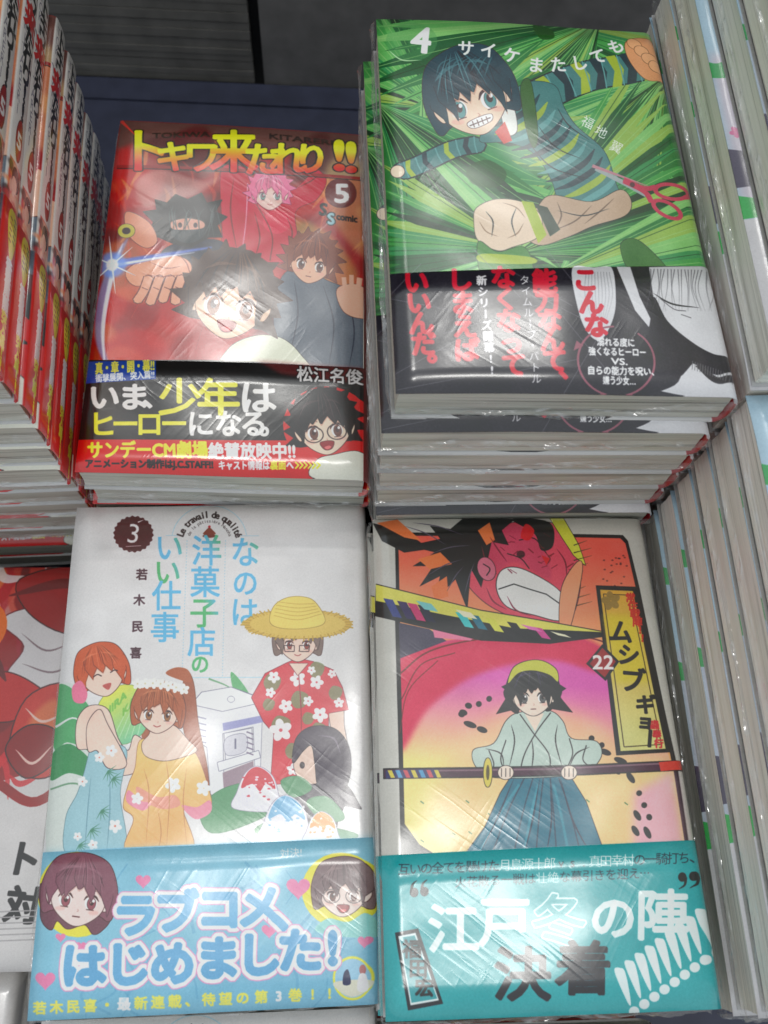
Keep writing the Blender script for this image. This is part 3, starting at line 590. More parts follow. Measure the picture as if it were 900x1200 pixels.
# scissors
RD = (186, 62, 86)
j.line([(706, 201), (738, 218), (764, 232)], 6, (150, 160, 160), taper=False); j.line([(702, 198), (740, 212), (768, 222)], 4.5, (176, 120, 130), taper=True)
j.line([(738, 214), (762, 224), (776, 222)], 6, RD); j.line([(738, 216), (762, 228), (770, 240)], 6, RD)
a = np.linspace(0, 2 * math.pi, 18, endpoint=False)
j.line(np.c_[794 + 19 * np.cos(a), 227 + 8.5 * np.sin(a) + 5 * np.cos(a) * .3], 4.6, RD, closed=True); j.line(np.c_[788 + 16 * np.cos(a), 248 + 8.5 * np.sin(a) + 6 * np.cos(a)], 4.6, RD, closed=True)
j.ell(748, 220, 3, 3, (90, 60, 64))
WH = (226, 230, 224)
j.char('4', (508, 48), 46, WH, bold=3, rot=8)
for ch, x, y, r in zip('サイケまたしても', (560, 586, 613, 641, 667, 692, 714, 736), (60, 63, 69, 80, 79, 76, 68, 55), (4, 6, 12, 8, -2, -10, -16, -20)): j.char(ch, (x, y), 20, WH, rot=r, bold=1.3)
for ch, x, y in zip('福地翼', (699, 714, 731), (147, 158, 176)): j.char(ch, (x, y), 15, (226, 230, 224), rot=28, bold=.4)
# paper band
j.poly([(458, 322), (560, 320), (700, 317), (845, 313), (880, 475), (455, 470)], (50, 48, 54))
for i in range(16): x = rg.uniform(465, 690); y = rg.uniform(320, 455); t = rg.uniform(-1, 1); j.line([(x - 40 * math.cos(t), y - 40 * math.sin(t)), (x + 40 * math.cos(t), y + 40 * math.sin(t))], .8, (120, 118, 126), alpha=.6, smooth=False)
j.poly([(674, 318), (700, 317), (720, 317), (724, 350), (720, 376), (706, 400), (692, 396), (680, 370)], (208, 208, 212), smooth=True); j.poly([(726, 316), (742, 316), (752, 350), (768, 384), (764, 388), (746, 366)], (208, 208, 212))
j.poly([(764, 316), (845, 313), (880, 475), (790, 462), (770, 458), (800, 440), (818, 420), (800, 396), (782, 376), (768, 350)], (208, 208, 212))
j.poly([(768, 350), (784, 378), (812, 402), (838, 416), (860, 418), (862, 428), (840, 440), (806, 426), (790, 452), (740, 462), (730, 420), (760, 390)], (48, 46, 52), smooth=True)
for i in range(18): x = 766 + i * 4; j.line([(x, 318), (x + rg.uniform(-5, 4), 340), (x + rg.uniform(-8, 8), 366)], .9, (100, 98, 104), taper=True)
j.line([(768, 346), (790, 358), (822, 362)], 2, (40, 38, 44), taper=2); j.line([(776, 352), (792, 364), (806, 366)], 1, (90, 88, 94)); j.line([(800, 370), (812, 374)], 1, (90, 88, 94)); j.line([(818, 428), (840, 446), (862, 440)], 8, (60, 58, 62)); 
for i in range(16): j.line([(812 + i * 3, 424 + i), (811 + i * 3, 434 + i)], .7, (110, 110, 114), smooth=False)
for i in range(9): j.line([(690 + i * 3.4, 322), (688 + i * 4, 350), (697 + i * 1.5, 384)], .6, (140, 140, 146), taper=True)
ca = np.linspace(.25, 2 * math.pi - .4, 24); j.line(np.c_[722 + 45 * np.cos(ca - 1.2), 425 + 40 * np.sin(ca - 1.2)], 2.2, (150, 90, 104)); j.poly([(676, 402), (672, 414), (684, 408)], (150, 90, 104))
RE = (204, 34, 62)
def col2(txt, x0, y0, x1, y1, sz, c, b): j.column(txt, (x0, y0), (x1, y1), sz, c, bold=b)
col2('こんな', 689, 331, 700, 384, 30, RE, 2.7); col2('能力なんて、', 641, 333, 652, 448, 30, RE, 2.7); col2('なくなって', 593, 328, 602, 430, 30, RE, 2.7); col2('しまえば', 543, 330, 548, 412, 30, RE, 2.7); col2('いいんだ。', 492, 332, 500, 428, 30, RE, 2.7)
col2('タイムループ・バトル', 618, 332, 628, 446, 12, (224, 222, 224), .5); col2('新シリーズ開幕!!', 568, 332, 576, 436, 12.5, (224, 222, 224), .6)
for t_, x0, x1, y_ in (('溺れる度に', 700, 744, 407), ('強くなるヒーロー', 690, 757, 418), ('VS.', 716, 735, 429), ('自らの能力を呪い、', 689, 766, 440), ('嫌う少女…', 706, 744, 451)): j.text(t_, (x0, y_), (x1, y_ + .6), 10.5, (226, 226, 228), bold=.7)
j.mm = True; j.shape([j.T([(115, 0), (131, 0), (131, 115), (115, 115)])], (60, 120, 66)); j.shape([j.T([(115, 115), (131, 115), (131, 176), (115, 176)])], (150, 30, 50)); j.mm = False

# ---- sword comic with teal band --------------------------------------------------------------------
j = J_sword = J(.1128, .1794, .0165, [(433, 608), (750, 607), (849, 1182), (452, 1197)], (192, 190, 182))
BK = (32, 28, 32)
fr = [(459, 629), (475, 624), (726, 627), (732, 634), (746, 690), (790, 900), (806, 1000), (469, 1006), (465, 860)]
j.poly(fr, BK); j.poly([(463, 632), (477, 628), (723, 631), (729, 637), (742, 692), (786, 902), (802, 1000), (473, 1004), (469, 860)], (226, 90, 76), grad=(((600, 640), (600, 760)), (236, 168, 110)))
j.poly([(464, 770), (480, 764), (520, 752), (600, 742), (660, 742), (700, 760), (752, 800), (786, 902), (802, 1000), (473, 1004)], (212, 90, 170), smooth=False, grad=(((620, 800), (620, 905)), (240, 214, 130)))
j.poly([(464, 772), (520, 752), (600, 742), (680, 748), (740, 790), (700, 790), (640, 775), (560, 790), (500, 830), (465, 880)], (206, 50, 84), smooth=True, blur=6)
j.poly([(520, 900), (600, 830), (700, 850), (780, 940), (760, 1004), (520, 1004)], (240, 190, 140), smooth=True, alpha=.7, blur=20); j.poly([(740, 930), (786, 902), (802, 1000), (740, 1004)], (222, 160, 200), alpha=.7, blur=10)
j.poly([(440, 700), (459, 700), (466, 870), (470, 1010), (440, 1010)], (192, 190, 182)); j.line([(461, 690), (467, 870), (471, 1006)], 4.5, BK, smooth=False)
j.line([(466, 790), (500, 764), (560, 750), (640, 745), (700, 752), (740, 778)], 1.8, (110, 20, 40)); j.line([(468, 820), (490, 780), (530, 766)], 1.2, (110, 20, 40)); j.line([(466, 860), (476, 810), (510, 775)], 1, (110, 20, 40))
j.poly([(464, 730), (500, 738), (520, 752), (466, 772)], (70, 66, 84)); j.poly([(500, 722), (560, 740), (548, 752), (506, 748)], (220, 120, 150))
# big shouting head as a plain mass of rose, teeth and black spikes
j.poly([(540, 640), (580, 616), (640, 612), (668, 640), (676, 680), (668, 720), (648, 742), (590, 722), (556, 700), (536, 670)], (214, 78, 96), smooth=True, edge=BK, ew=1.3)
j.poly([(560, 630), (600, 616), (630, 640), (640, 680), (600, 660), (575, 670)], (190, 66, 96), smooth=True, alpha=.6, blur=3)
j.poly([(578, 690), (584, 670), (606, 668), (644, 688), (658, 706), (654, 728), (622, 722), (590, 712)], (222, 220, 216), smooth=True, edge=BK, ew=1.5); j.line([(580, 692), (598, 686), (616, 692), (636, 698), (656, 712)], 1.3, BK, smooth=False)
sp = [(540, 606), (600, 608), (584, 622), (592, 640), (572, 636), (566, 664), (560, 690), (548, 668), (544, 716), (530, 680), (506, 704), (512, 676), (488, 688), (504, 664), (480, 664), (506, 648), (474, 640), (512, 632), (500, 616), (524, 620)]
j.poly(sp, BK); j.poly([(433, 612), (470, 622), (500, 644), (470, 648), (444, 634)], BK); 
for q in ([(438, 612), (462, 608), (490, 634), (470, 630)], [(486, 656), (512, 648), (526, 662), (500, 668)], [(502, 688), (520, 676), (522, 700), (506, 704)], [(556, 622), (570, 612), (576, 634), (566, 640)]): j.poly(q, (226, 120, 70), smooth=False)
j.poly([(596, 608), (640, 612), (644, 640), (630, 646), (622, 626)], BK, smooth=True); j.poly([(640, 606), (656, 606), (674, 640), (682, 664), (668, 652), (654, 630)], (206, 206, 70), edge=BK, ew=.9); j.line([(604, 634), (622, 632), (636, 650)], 1.2, BK); j.line([(590, 650), (606, 656), (616, 668)], 1.2, BK)
for i in range(9): j.line([(668, 640 + i * 9), (684 + 6 * math.sin(i), 634 + i * 9)], 1.3, (60, 60, 40), taper=True)
j.folds([[(560, 640), (566, 660), (580, 676)], [(570, 630), (580, 646), (590, 660)], [(648, 644), (658, 660), (660, 680)], [(634, 648), (640, 656), (636, 664)], [(590, 700), (600, 716), (620, 724)], [(566, 690), (574, 706), (590, 716)]], (120, 30, 56), 1.6)
for _i in range(26): _x = rg.uniform(560, 665); _y = rg.uniform(625, 670); j.line([(_x, _y), (_x + rg.uniform(3, 9), _y + rg.uniform(-6, 6))], rg.uniform(.6, 1.5), (110, 24, 44), smooth=False, alpha=.8)
j.poly([(612, 614), (622, 622), (616, 634), (606, 630)], (210, 40, 50), smooth=True); j.poly([(630, 652), (640, 656), (636, 664)], (210, 40, 50))
j.ell(606, 651, 5, 4.5, BK, alpha=.7); j.ell(566, 668, 10, 14, (206, 110, 130), ang=-20, edge=BK, ew=1); j.line([(562, 662), (570, 668), (566, 676)], 1.2, BK)
for _x, _y, _u, _v in ((470, 616, 520, 640), (480, 612, 540, 628), (500, 650, 548, 640), (496, 676, 540, 656), (540, 700, 552, 660), (520, 694, 540, 664)): j.line([(_x, _y), ((_x + _u) / 2, (_y + _v) / 2 - 3), (_u, _v)], 1.3, (90, 84, 100), taper=2)
j.poly([(654, 690), (672, 660), (678, 670), (664, 736), (652, 738)], (230, 150, 110), smooth=True, edge=BK, ew=.9)
for i in range(20): j.ell(rg.uniform(700, 734), rg.uniform(650, 690), 1.3, .9, BK, alpha=.6)
# patterned blade
j.poly([(437, 684), (560, 716), (705, 741), (706, 747), (640, 756), (560, 752), (436, 722)], BK, smooth=False)
j.poly([(437, 685), (560, 717), (705, 742), (600, 738), (520, 722), (437, 704)], (212, 206, 92))
for x0, c in ((446, (60, 70, 130)), (462, (60, 40, 90)), (474, (196, 60, 110)), (486, (30, 30, 60)), (530, (70, 190, 190)), (546, (40, 110, 130)), (565, (206, 206, 80)), (590, (30, 28, 32)), (620, (200, 70, 140))):
    y = 700 + (x0 - 440) * .2; j.poly([(x0, y), (x0 + 11, y + 2), (x0 + 22, y + 24 - (x0 - 440) * .05), (x0 + 11, y + 22 - (x0 - 440) * .05)], c)
for x0, c in ((484, (120, 190, 190)), (530, (226, 222, 190)), (606, (212, 110, 170)), (640, (226, 222, 190))): j.poly([(x0, 694 + (x0 - 440) * .235), (x0 + 18, 698 + (x0 - 440) * .235), (x0 + 26, 709 + (x0 - 440) * .2), (x0 + 10, 706 + (x0 - 440) * .2)], c)
# blot trail
for x, y in ((538, 838), (548, 850), (562, 856), (546, 828), (540, 836), (558, 826), (570, 820), (690, 866), (706, 882), (724, 892), (744, 900), (736, 912), (752, 944), (746, 930), (758, 958), (744, 956), (756, 976), (742, 974), (718, 902), (702, 874), (676, 872)):
    j.ell(x, y, 5.6 + 2.4 * math.sin(x), 3.4, BK, ang=-60 + x * .4 if y > 900 else 20)
for i in range(14): x = rg.uniform(480, 760); y = rg.uniform(930, 990); j.line([(x, y), (x + 4, y + 3)], 1.4, (70, 120, 70), smooth=False)
# small robed stand-in with sheathed sword
TL = (34, 112, 132)
j.poly([(600, 905), (640, 900), (664, 908), (684, 940), (706, 1000), (540, 1006), (566, 970), (584, 930)], TL, smooth=False, edge=BK, ew=1)
for x0, x1 in ((612, 575), (622, 600), (634, 626), (642, 650), (652, 678)): j.line([(x0, 912), ((x0 + x1) / 2, 950), (x1, 1000)], 1.6, (18, 70, 88))
for x0, x1 in ((606, 560), (628, 612), (646, 664)): j.line([(x0, 920), ((x0 + x1) / 2, 955), (x1, 1000)], 3, (70, 150, 166), alpha=.7)
RB = (178, 196, 186)
j.poly([(590, 846), (606, 836), (640, 834), (656, 846), (666, 866), (696, 870), (700, 890), (672, 908), (580, 912), (556, 900), (552, 880), (576, 872)], RB, smooth=True, edge=BK, ew=1.1)
for q in ([(606, 838), (622, 860), (640, 884), (642, 904)], [(642, 836), (626, 858), (612, 884), (606, 908)], [(590, 868), (584, 890), (590, 906)], [(664, 866), (668, 884), (660, 904)], [(570, 880), (576, 896), (572, 904)], [(684, 874), (680, 890), (686, 898)]): j.line(q, 1.2, BK)
j.poly([(612, 838), (634, 837), (624, 858)], (232, 206, 188)); j.head(621, 812, 27, (38, 34, 42), (232, 208, 192), long=.7, ink=BK, tilt=-2, hair2=(90, 84, 110), iris=(90, 90, 90), mouth='flat', brow=.10, n=8)
j.folds([[(596, 850), (600, 870), (594, 900)], [(650, 850), (648, 870), (656, 900)], [(566, 878), (584, 884), (588, 900)], [(688, 876), (672, 884), (664, 900)], [(620, 866), (622, 884), (620, 904)]], BK, 1.4)
j.folds([[(600, 912), (580, 960), (560, 1002)], [(630, 912), (622, 960), (612, 1002)], [(654, 912), (668, 960), (690, 1002)], [(642, 920), (644, 960), (638, 1002)]], (14, 60, 78), 2)
j.poly([(592, 802), (598, 784), (614, 776), (632, 776), (648, 786), (650, 800), (640, 792), (621, 787), (604, 790)], (190, 190, 70), smooth=True, edge=BK, ew=1)
for q in ([(594, 812), (578, 838), (602, 832)], [(648, 812), (668, 836), (644, 832)], [(600, 798), (584, 806), (598, 816)], [(644, 798), (660, 808), (648, 816)]): j.poly(q, (34, 30, 36))
j.line([(447, 907), (560, 906), (680, 903), (803, 897)], 12.5, BK, smooth=False); j.line([(448, 907), (560, 906), (680, 903), (803, 897)], 9.5, (74, 44, 62), smooth=False)
j.line([(500, 904), (640, 902), (780, 895)], 2, (140, 110, 120), smooth=False, alpha=.8); j.line([(770, 899), (803, 896)], 10.5, (206, 66, 56), smooth=False); j.line([(450, 908), (512, 907)], 9.5, (60, 60, 100), smooth=False)
for i in range(7): j.poly([(452 + i * 9, 903), (457 + i * 9, 903), (461 + i * 9, 912), (456 + i * 9, 912)], [(206, 190, 80), (80, 150, 190), (196, 80, 90)][i % 3])
j.ell(569, 906, 5, 17, (206, 190, 80), edge=BK, ew=1); j.ell(569, 906, 2, 9, (90, 80, 40))
for cx in (590, 664):
    j.ell(cx, 906, 9, 8, (234, 210, 194), edge=BK, ew=.9)
    for k in range(3): j.line([(cx - 5 + k * 5, 901), (cx - 5 + k * 5, 911)], .8, BK, smooth=False)
j.poly([(468, 960), (490, 990), (512, 1004), (470, 1006)], BK)
# title plate
j.poly([(694, 687), (742, 688), (783, 882), (719, 886)], BK); j.poly([(699, 692), (738, 693), (777, 878), (724, 881)], (212, 160, 60), grad=(((716, 700), (750, 860)), (208, 204, 130)))
j.poly([(702, 720), (742, 722), (758, 800), (716, 802)], (206, 190, 50), alpha=.7, blur=8)
j.line([(703, 697), (735, 698), (772, 873), (728, 876)], 1.0, (70, 60, 40), smooth=False, closed=True)
j.flower(712, 705, 11, (150, 120, 60)); j.column('常住戦陣!!', (735, 701), (749, 748), 12, (196, 54, 44), bold=1.1)
for ch, x, y, sz in (('ム', 724, 741, 29), ('シ', 733, 768, 27), ('ブ', 738, 798, 30), ('ギ', 753, 826, 24), ('ョ', 753, 846, 20), ('ー', 758, 866, 24)): j.char(ch, (x, y), sz, (24, 20, 22), bold=2.2, rot=4, v=True)
j.column('蟲奉行', (764, 850), (769, 872), 11, (196, 54, 60), bold=.8)
j.poly([(702, 756), (722, 776), (706, 799), (683, 779)], BK); j.poly([(702, 760), (718, 776), (705, 795), (687, 779)], (150, 26, 34)); j.text('22', (691, 785), (715, 785), 23, (226, 218, 216), bold=.8)
# paper band
j.poly([(445, 1003), (560, 997), (700, 990), (826, 984), (856, 1190), (446, 1200)], (52, 162, 166))
tx = (30, 60, 70); wt = (214, 232, 230)
l1 = '互いの全てを懸けた月島源十郎vs.真田幸村の一騎打ち、'
for i, ch in enumerate(l1):
    wcol = wt if 9 <= i < 14 or 17 <= i < 21 else tx; t = i / (len(l1) - 1); j.char(ch, (472 + 340 * t, 1019 - 14 * t), 15, wcol, bold=.5)
l2 = '火花散る一戦は壮絶な幕引きを迎え…'
for i, ch in enumerate(l2): t = i / (len(l2) - 1); j.char(ch if ch != '…' else '⋯', (538 + 216 * t, 1034 - 11 * t), 14, wt if 7 <= i < 9 else tx, bold=.5)
for ch, x, y, sz, o in (('江', 530, 1088, 62, 0), ('戸', 590, 1080, 62, 0), ('冬', 653, 1078, 66, 1), ('の', 716, 1075, 56, 0), ('陣', 774, 1072, 64, 0)):
    if o: j.char(ch, (x, y), sz, (60, 166, 170), bold=1.2, outline=[(3.2, wt)])
    else: j.char(ch, (x, y), sz, wt, bold=2.6)
for ch, x, y in (('決', 611, 1141), ('着', 682, 1134)): j.char(ch, (x, y), 68, (34, 44, 50), bold=3.0)
for x, y, s_ in ((484, 1046, 1), (496, 1045, 1), (797, 1028, -1), (810, 1027, -1)):
    j.ell(x, y, 5, 5.5, (30, 40, 46)); j.line([(x + 3 * s_ * -1, y - s_), (x - 2 * s_, y - 9 * s_), (x + 3 * s_, y - 14 * s_)] if s_ > 0 else [(x + 4, y), (x + 3, y + 9), (x - 4, y + 14)], 4, (30, 40, 46), taper=True)
for i in range(10):
    x, y = 730 + i * 11.8, 1180 - i * 8.6
    j.poly([(x - 12, y - 42), (x - 5, y - 46), (x + 1, y - 40), (x + 8, y - 6), (x + 4, y - 6)], wt, smooth=True); j.ell(x + 12, y + 5, 6.2, 6, wt)
j.poly([(462, 1093), (489, 1088), (519, 1176), (478, 1184)], (30, 40, 48)); j.poly([(466, 1097), (486, 1093), (514, 1172), (481, 1178)], wt); j.poly([(468, 1099), (485, 1096), (512, 1170), (482, 1175)], (60, 150, 156))
j.column('福田宏', (482, 1112), (497, 1157), 23, (24, 34, 40), bold=1.3)
j.mm = True
for i, ch in enumerate('常住戦陣!!ムシブギョー'): j.char(ch, (121, 14 + i * 9), 8, (24, 20, 22), bold=1.2, v=True)
j.mm = False

# ---- red and white comic lying upside down ---------------------------------------------------------
j = J_crab = J(.114, .172, .0165, [(0, 0), (1, 0), (1, 1), (0, 1)], (206, 203, 203)); j.mm = True; rg = np.random.RandomState(21)
# seen turned round: the book's head is towards the viewer, its lettering near y = 25 mm
j.poly([(-2, 95), (20, 80), (52, 74), (86, 92), (116, 84), (116, 175), (-2, 175)], (150, 34, 44), smooth=True)
for i in range(70): 
    x, y = rg.uniform(0, 114), rg.uniform(92, 172); r = rg.uniform(4, 13)
    j.ell(x, y, r, r * rg.uniform(.25, .7), [(176, 40, 48), (118, 22, 32), (196, 76, 60), (206, 150, 140), (90, 20, 28), (214, 120, 60), (160, 30, 60)][rg.randint(7)], ang=rg.uniform(0, 180), alpha=.75, blur=2)
for i in range(22):
    x, y = rg.uniform(0, 110), rg.uniform(76, 170); t = rg.uniform(0, 6.28); L = rg.uniform(12, 30)
    j.line([(x, y), (x + L * .5 * math.cos(t) + 3, y + L * .5 * math.sin(t)), (x + L * math.cos(t + .6), y + L * math.sin(t + .6))], rg.uniform(1.2, 5), [(214, 206, 206), (60, 14, 24), (206, 50, 56)][i % 3], taper=2, alpha=.85)
j.poly([(2, 124), (26, 112), (40, 120), (34, 134), (46, 146), (30, 152), (10, 142)], (206, 202, 204), smooth=True, edge=(110, 40, 50), ew=3); j.poly([(-2, 150), (14, 140), (34, 150), (40, 166), (10, 172)], (150, 26, 40), smooth=True, edge=(60, 14, 20), ew=3); j.poly([(20, 108), (40, 100), (52, 112), (44, 122), (30, 118)], (190, 50, 48), smooth=True, edge=(70, 16, 22), ew=3)
for q in ([(8, 128), (20, 122), (34, 126)], [(12, 136), (24, 132), (36, 140)]): j.line(q, .9, (130, 110, 116), taper=2)
for q in ([(0, 150), (10, 132), (8, 118), (16, 108)], [(40, 118), (48, 128), (60, 124)], [(2, 160), (20, 164), (44, 158)]): j.line(q, 5, (110, 20, 30), taper=2)
j.ell(55, 143, 12, 13, (222, 110, 50)); j.ell(56, 143, 8, 9, (214, 206, 200)); j.line([(50, 138), (56, 143), (52, 150)], 1.6, (222, 110, 50))
j.poly([(2, 92), (18, 76), (34, 84), (30, 110), (10, 116)], (196, 60, 52), smooth=True, edge=(70, 20, 26), ew=3); j.poly([(4, 100), (16, 90), (28, 98), (18, 110)], (224, 150, 90), smooth=True, alpha=.6, blur=6); j.line([(0, 84), (20, 66), (38, 74)], 4, (150, 34, 40)); j.poly([(14, 84), (26, 76), (36, 88), (28, 98), (16, 96)], (140, 24, 34), smooth=True, edge=(60, 10, 20), ew=3); j.folds([[(16, 90), (24, 82), (32, 88)], [(12, 104), (22, 100), (30, 106)]], (230, 190, 180), 1.2)
for ch, x, y in (('対', 21, 25), ('ト', 23, 43)): j.char(ch, (x, y), 15, (40, 34, 38), bold=3.5, rot=186)
j.line([(8, 28), (11, 33), (14, 28)], 1.6, (190, 90, 50))
for i in range(6): j.line([(8, 12 + i * 2.2), (34, 11.6 + i * 2.2)], .5, (166, 162, 164), smooth=False)
j.mm = False

# ---- pale blue comic of the right-hand columns -----------------------------------------------------
j = J_blue = J(.114, .188, .0165, [(0, 0), (1, 0), (1, 1), (0, 1)], (170, 198, 214)); j.mm = True; rg = np.random.RandomState(31)
j.poly([(-2, 60), (40, 64), (116, 58), (116, 134), (-2, 134)], (206, 190, 200), smooth=False, blur=12, alpha=.8)
j.shape([j.T([(-1, 134), (115, 134), (115, 190), (-1, 190)])], (208, 206, 208))
for i in range(40): x, y = rg.uniform(0, 114), rg.uniform(50, 110); j.flower(x, y, rg.uniform(2, 5), [(222, 150, 180), (226, 190, 206), (214, 120, 160)][i % 3])
for x0, y0 in ((0, 66), (0, 27), (40, 20), (70, 120), (84, 60)): j.poly([(x0 - 4, y0 - 3), (x0 + 3, y0 - 1), (x0 + 13, y0 - 6), (x0 + 10, y0 + 4), (x0 + 2, y0 + 6), (x0 - 4, y0 + 4)], (60, 160, 84), smooth=True, alpha=.9)
for x0, y0 in ((0, 124),): j.shape([j.T([(x0 - 1, y0), (x0 + 8, y0 + 2), (x0 + 7, y0 + 9), (x0 - 1, y0 + 10)])], (70, 66, 84) if y0 < 110 else (60, 170, 84))
j.shape([j.T([(-1, 104), (9, 106), (8, 120), (-1, 121)])], (84, 78, 96))
a = np.linspace(-2.6, 1.0, 18); j.line(np.c_[20 + 16 * np.cos(a), 24 + 14 * np.sin(a)], 3.4, (60, 176, 86))
j.mm = False
# ------------------------------------------------------------------ materials
def nt(name):
    m = bpy.data.materials.new(name); m.use_nodes = True
    t = m.node_tree
    return m, t, t.nodes['Principled BSDF']
def N(t, kind, **k):
    n = t.nodes.new(kind)
    for a, b in k.items():
        if a.startswith('i_'): n.inputs[a[2:].replace('_', ' ')].default_value = b
        else: setattr(n, a, b)
    return n
def wrinkle(t, strength, seed, dist=0.0012):
    """height of the tight clear film: broad sag plus fine creases that run aslant and fade in and out"""
    tc = N(t, 'ShaderNodeTexCoord'); oi = N(t, 'ShaderNodeObjectInfo')
    ad = N(t, 'ShaderNodeVectorMath', operation='ADD'); t.links.new(tc.outputs['Object'], ad.inputs[0])
    cm = N(t, 'ShaderNodeCombineXYZ'); mu = N(t, 'ShaderNodeMath', operation='MULTIPLY'); mu.inputs[1].default_value = 7.3
    t.links.new(oi.outputs['Random'], mu.inputs[0]); t.links.new(mu.outputs[0], cm.inputs[0]); t.links.new(mu.outputs[0], cm.inputs[1])
    t.links.new(cm.outputs[0], ad.inputs[1])
    def layer(rot, scl, scale, det, dis=0.0):
        m0 = N(t, 'ShaderNodeMapping'); m0.inputs['Rotation'].default_value = (0, 0, math.radians(rot)); mp = N(t, 'ShaderNodeMapping'); mp.inputs['Scale'].default_value = scl
        mp.inputs['Location'].default_value = (seed * 1.7, seed * .9, 0)
        t.links.new(ad.outputs[0], m0.inputs[0]); t.links.new(m0.outputs[0], mp.inputs[0])
        n = N(t, 'ShaderNodeTexNoise'); n.inputs['Scale'].default_value = scale; n.inputs['Detail'].default_value = det; n.inputs['Distortion'].default_value = dis
        t.links.new(mp.outputs[0], n.inputs['Vector']); return n.outputs['Fac']
    def M(op, a, b):
        m = N(t, 'ShaderNodeMath', operation=op)
        for i, v in enumerate((a, b)):
            if isinstance(v, (int, float)): m.inputs[i].default_value = v
            else: t.links.new(v, m.inputs[i])
        return m.outputs[0]
    def ridge(x, p):
        a = M('ABSOLUTE', M('SUBTRACT', x, .5), 0); r = M('SUBTRACT', 1, M('MULTIPLY', a, 7)); return M('POWER', M('MAXIMUM', r, 0), p)
    broad = layer(0, (1, 1, 1), 22, 1)
    c1 = ridge(layer(-52, (1, .10, 1), 210, 1.5, .4), 2)
    c2 = ridge(layer(38, (1, .12, 1), 170, 1, .6), 2)
    m1 = M('MAXIMUM', M('MULTIPLY', M('SUBTRACT', layer(0, (1, 1, 1), 30, 0), .50), 5), 0)
    m2 = M('MAXIMUM', M('MULTIPLY', M('SUBTRACT', layer(0, (1, 1, 1), 37, 0), .53), 5), 0)
    h = M('ADD', M('MULTIPLY', broad, 1.9), M('ADD', M('MULTIPLY', M('MULTIPLY', c1, M('MINIMUM', m1, 1)), .030), M('MULTIPLY', M('MULTIPLY', c2, M('MINIMUM', m2, 1)), .022)))
    h = M('ADD', h, M('MULTIPLY', layer(0, (1, 1, 1), 420, 2), .010))
    b = N(t, 'ShaderNodeBump'); b.inputs['Strength'].default_value = strength; b.inputs['Distance'].default_value = dist
    t.links.new(h, b.inputs['Height']); return b.outputs[0]
def film_coat(t, p, seed, rough=.20, w=1.0, st=1.0):
    p.inputs['Coat Weight'].default_value = w; p.inputs['Coat Roughness'].default_value = rough; p.inputs['Coat IOR'].default_value = 1.8
    t.links.new(wrinkle(t, st, seed), p.inputs['Coat Normal'])
def print_mat(name, img, seed, **k):
    m, t, p = nt(name)
    im = N(t, 'ShaderNodeTexImage'); im.image = img; im.extension = 'EXTEND'; im.interpolation = 'Cubic'
    t.links.new(im.outputs[0], p.inputs['Base Color'])
    p.inputs['Roughness'].default_value = .42; p.inputs['Specular IOR Level'].default_value = .35
    film_coat(t, p, seed, **k); return m
def page_mat(name, c1, c2):
    m, t, p = nt(name)
    tc = N(t, 'ShaderNodeTexCoord'); oi = N(t, 'ShaderNodeObjectInfo')
    ad = N(t, 'ShaderNodeVectorMath', operation='ADD'); t.links.new(tc.outputs['Object'], ad.inputs[0]); t.links.new(oi.outputs['Random'], ad.inputs[1])
    mp = N(t, 'ShaderNodeMapping'); mp.inputs['Scale'].default_value = (5, 5, 2600); t.links.new(ad.outputs[0], mp.inputs[0])
    n = N(t, 'ShaderNodeTexNoise'); n.inputs['Scale'].default_value = 1; n.inputs['Detail'].default_value = 3; t.links.new(mp.outputs[0], n.inputs['Vector'])
    mp2 = N(t, 'ShaderNodeMapping'); mp2.inputs['Scale'].default_value = (9, 9, 420); t.links.new(ad.outputs[0], mp2.inputs[0])
    n2 = N(t, 'ShaderNodeTexNoise'); n2.inputs['Scale'].default_value = 1; n2.inputs['Detail'].default_value = 2; t.links.new(mp2.outputs[0], n2.inputs['Vector'])
    mx = N(t, 'ShaderNodeMath', operation='ADD'); t.links.new(n.outputs['Fac'], mx.inputs[0]); t.links.new(n2.outputs['Fac'], mx.inputs[1])
    cr = N(t, 'ShaderNodeValToRGB'); t.links.new(mx.outputs[0], cr.inputs[0])
    cr.color_ramp.elements[0].position = .68; cr.color_ramp.elements[0].color = (*c1, 1)
    cr.color_ramp.elements[1].position = .95; cr.color_ramp.elements[1].color = (*c2, 1)
    n3 = N(t, 'ShaderNodeTexNoise'); n3.inputs['Scale'].default_value = 38; n3.inputs['Detail'].default_value = 1; t.links.new(ad.outputs[0], n3.inputs['Vector'])
    mc = N(t, 'ShaderNodeMix', data_type='RGBA', blend_type='MULTIPLY'); mc.inputs[0].default_value = .10
    t.links.new(cr.outputs[0], mc.inputs[6]); t.links.new(n3.outputs['Color'], mc.inputs[7]); t.links.new(mc.outputs[2], p.inputs['Base Color'])
    b = N(t, 'ShaderNodeBump'); b.inputs['Strength'].default_value = .3; b.inputs['Distance'].default_value = .0001; t.links.new(mx.outputs[0], b.inputs['Height']); t.links.new(b.outputs[0], p.inputs['Normal'])
    p.inputs['Roughness'].default_value = .8
    film_coat(t, p, 5, rough=.22, w=.22, st=.25); return m
pages_m = page_mat('recycled_paper_edges', (.20, .195, .17), (.58, .57, .50))
pages_w = page_mat('tinted_paper_edges', (.44, .42, .37), (.88, .85, .76))
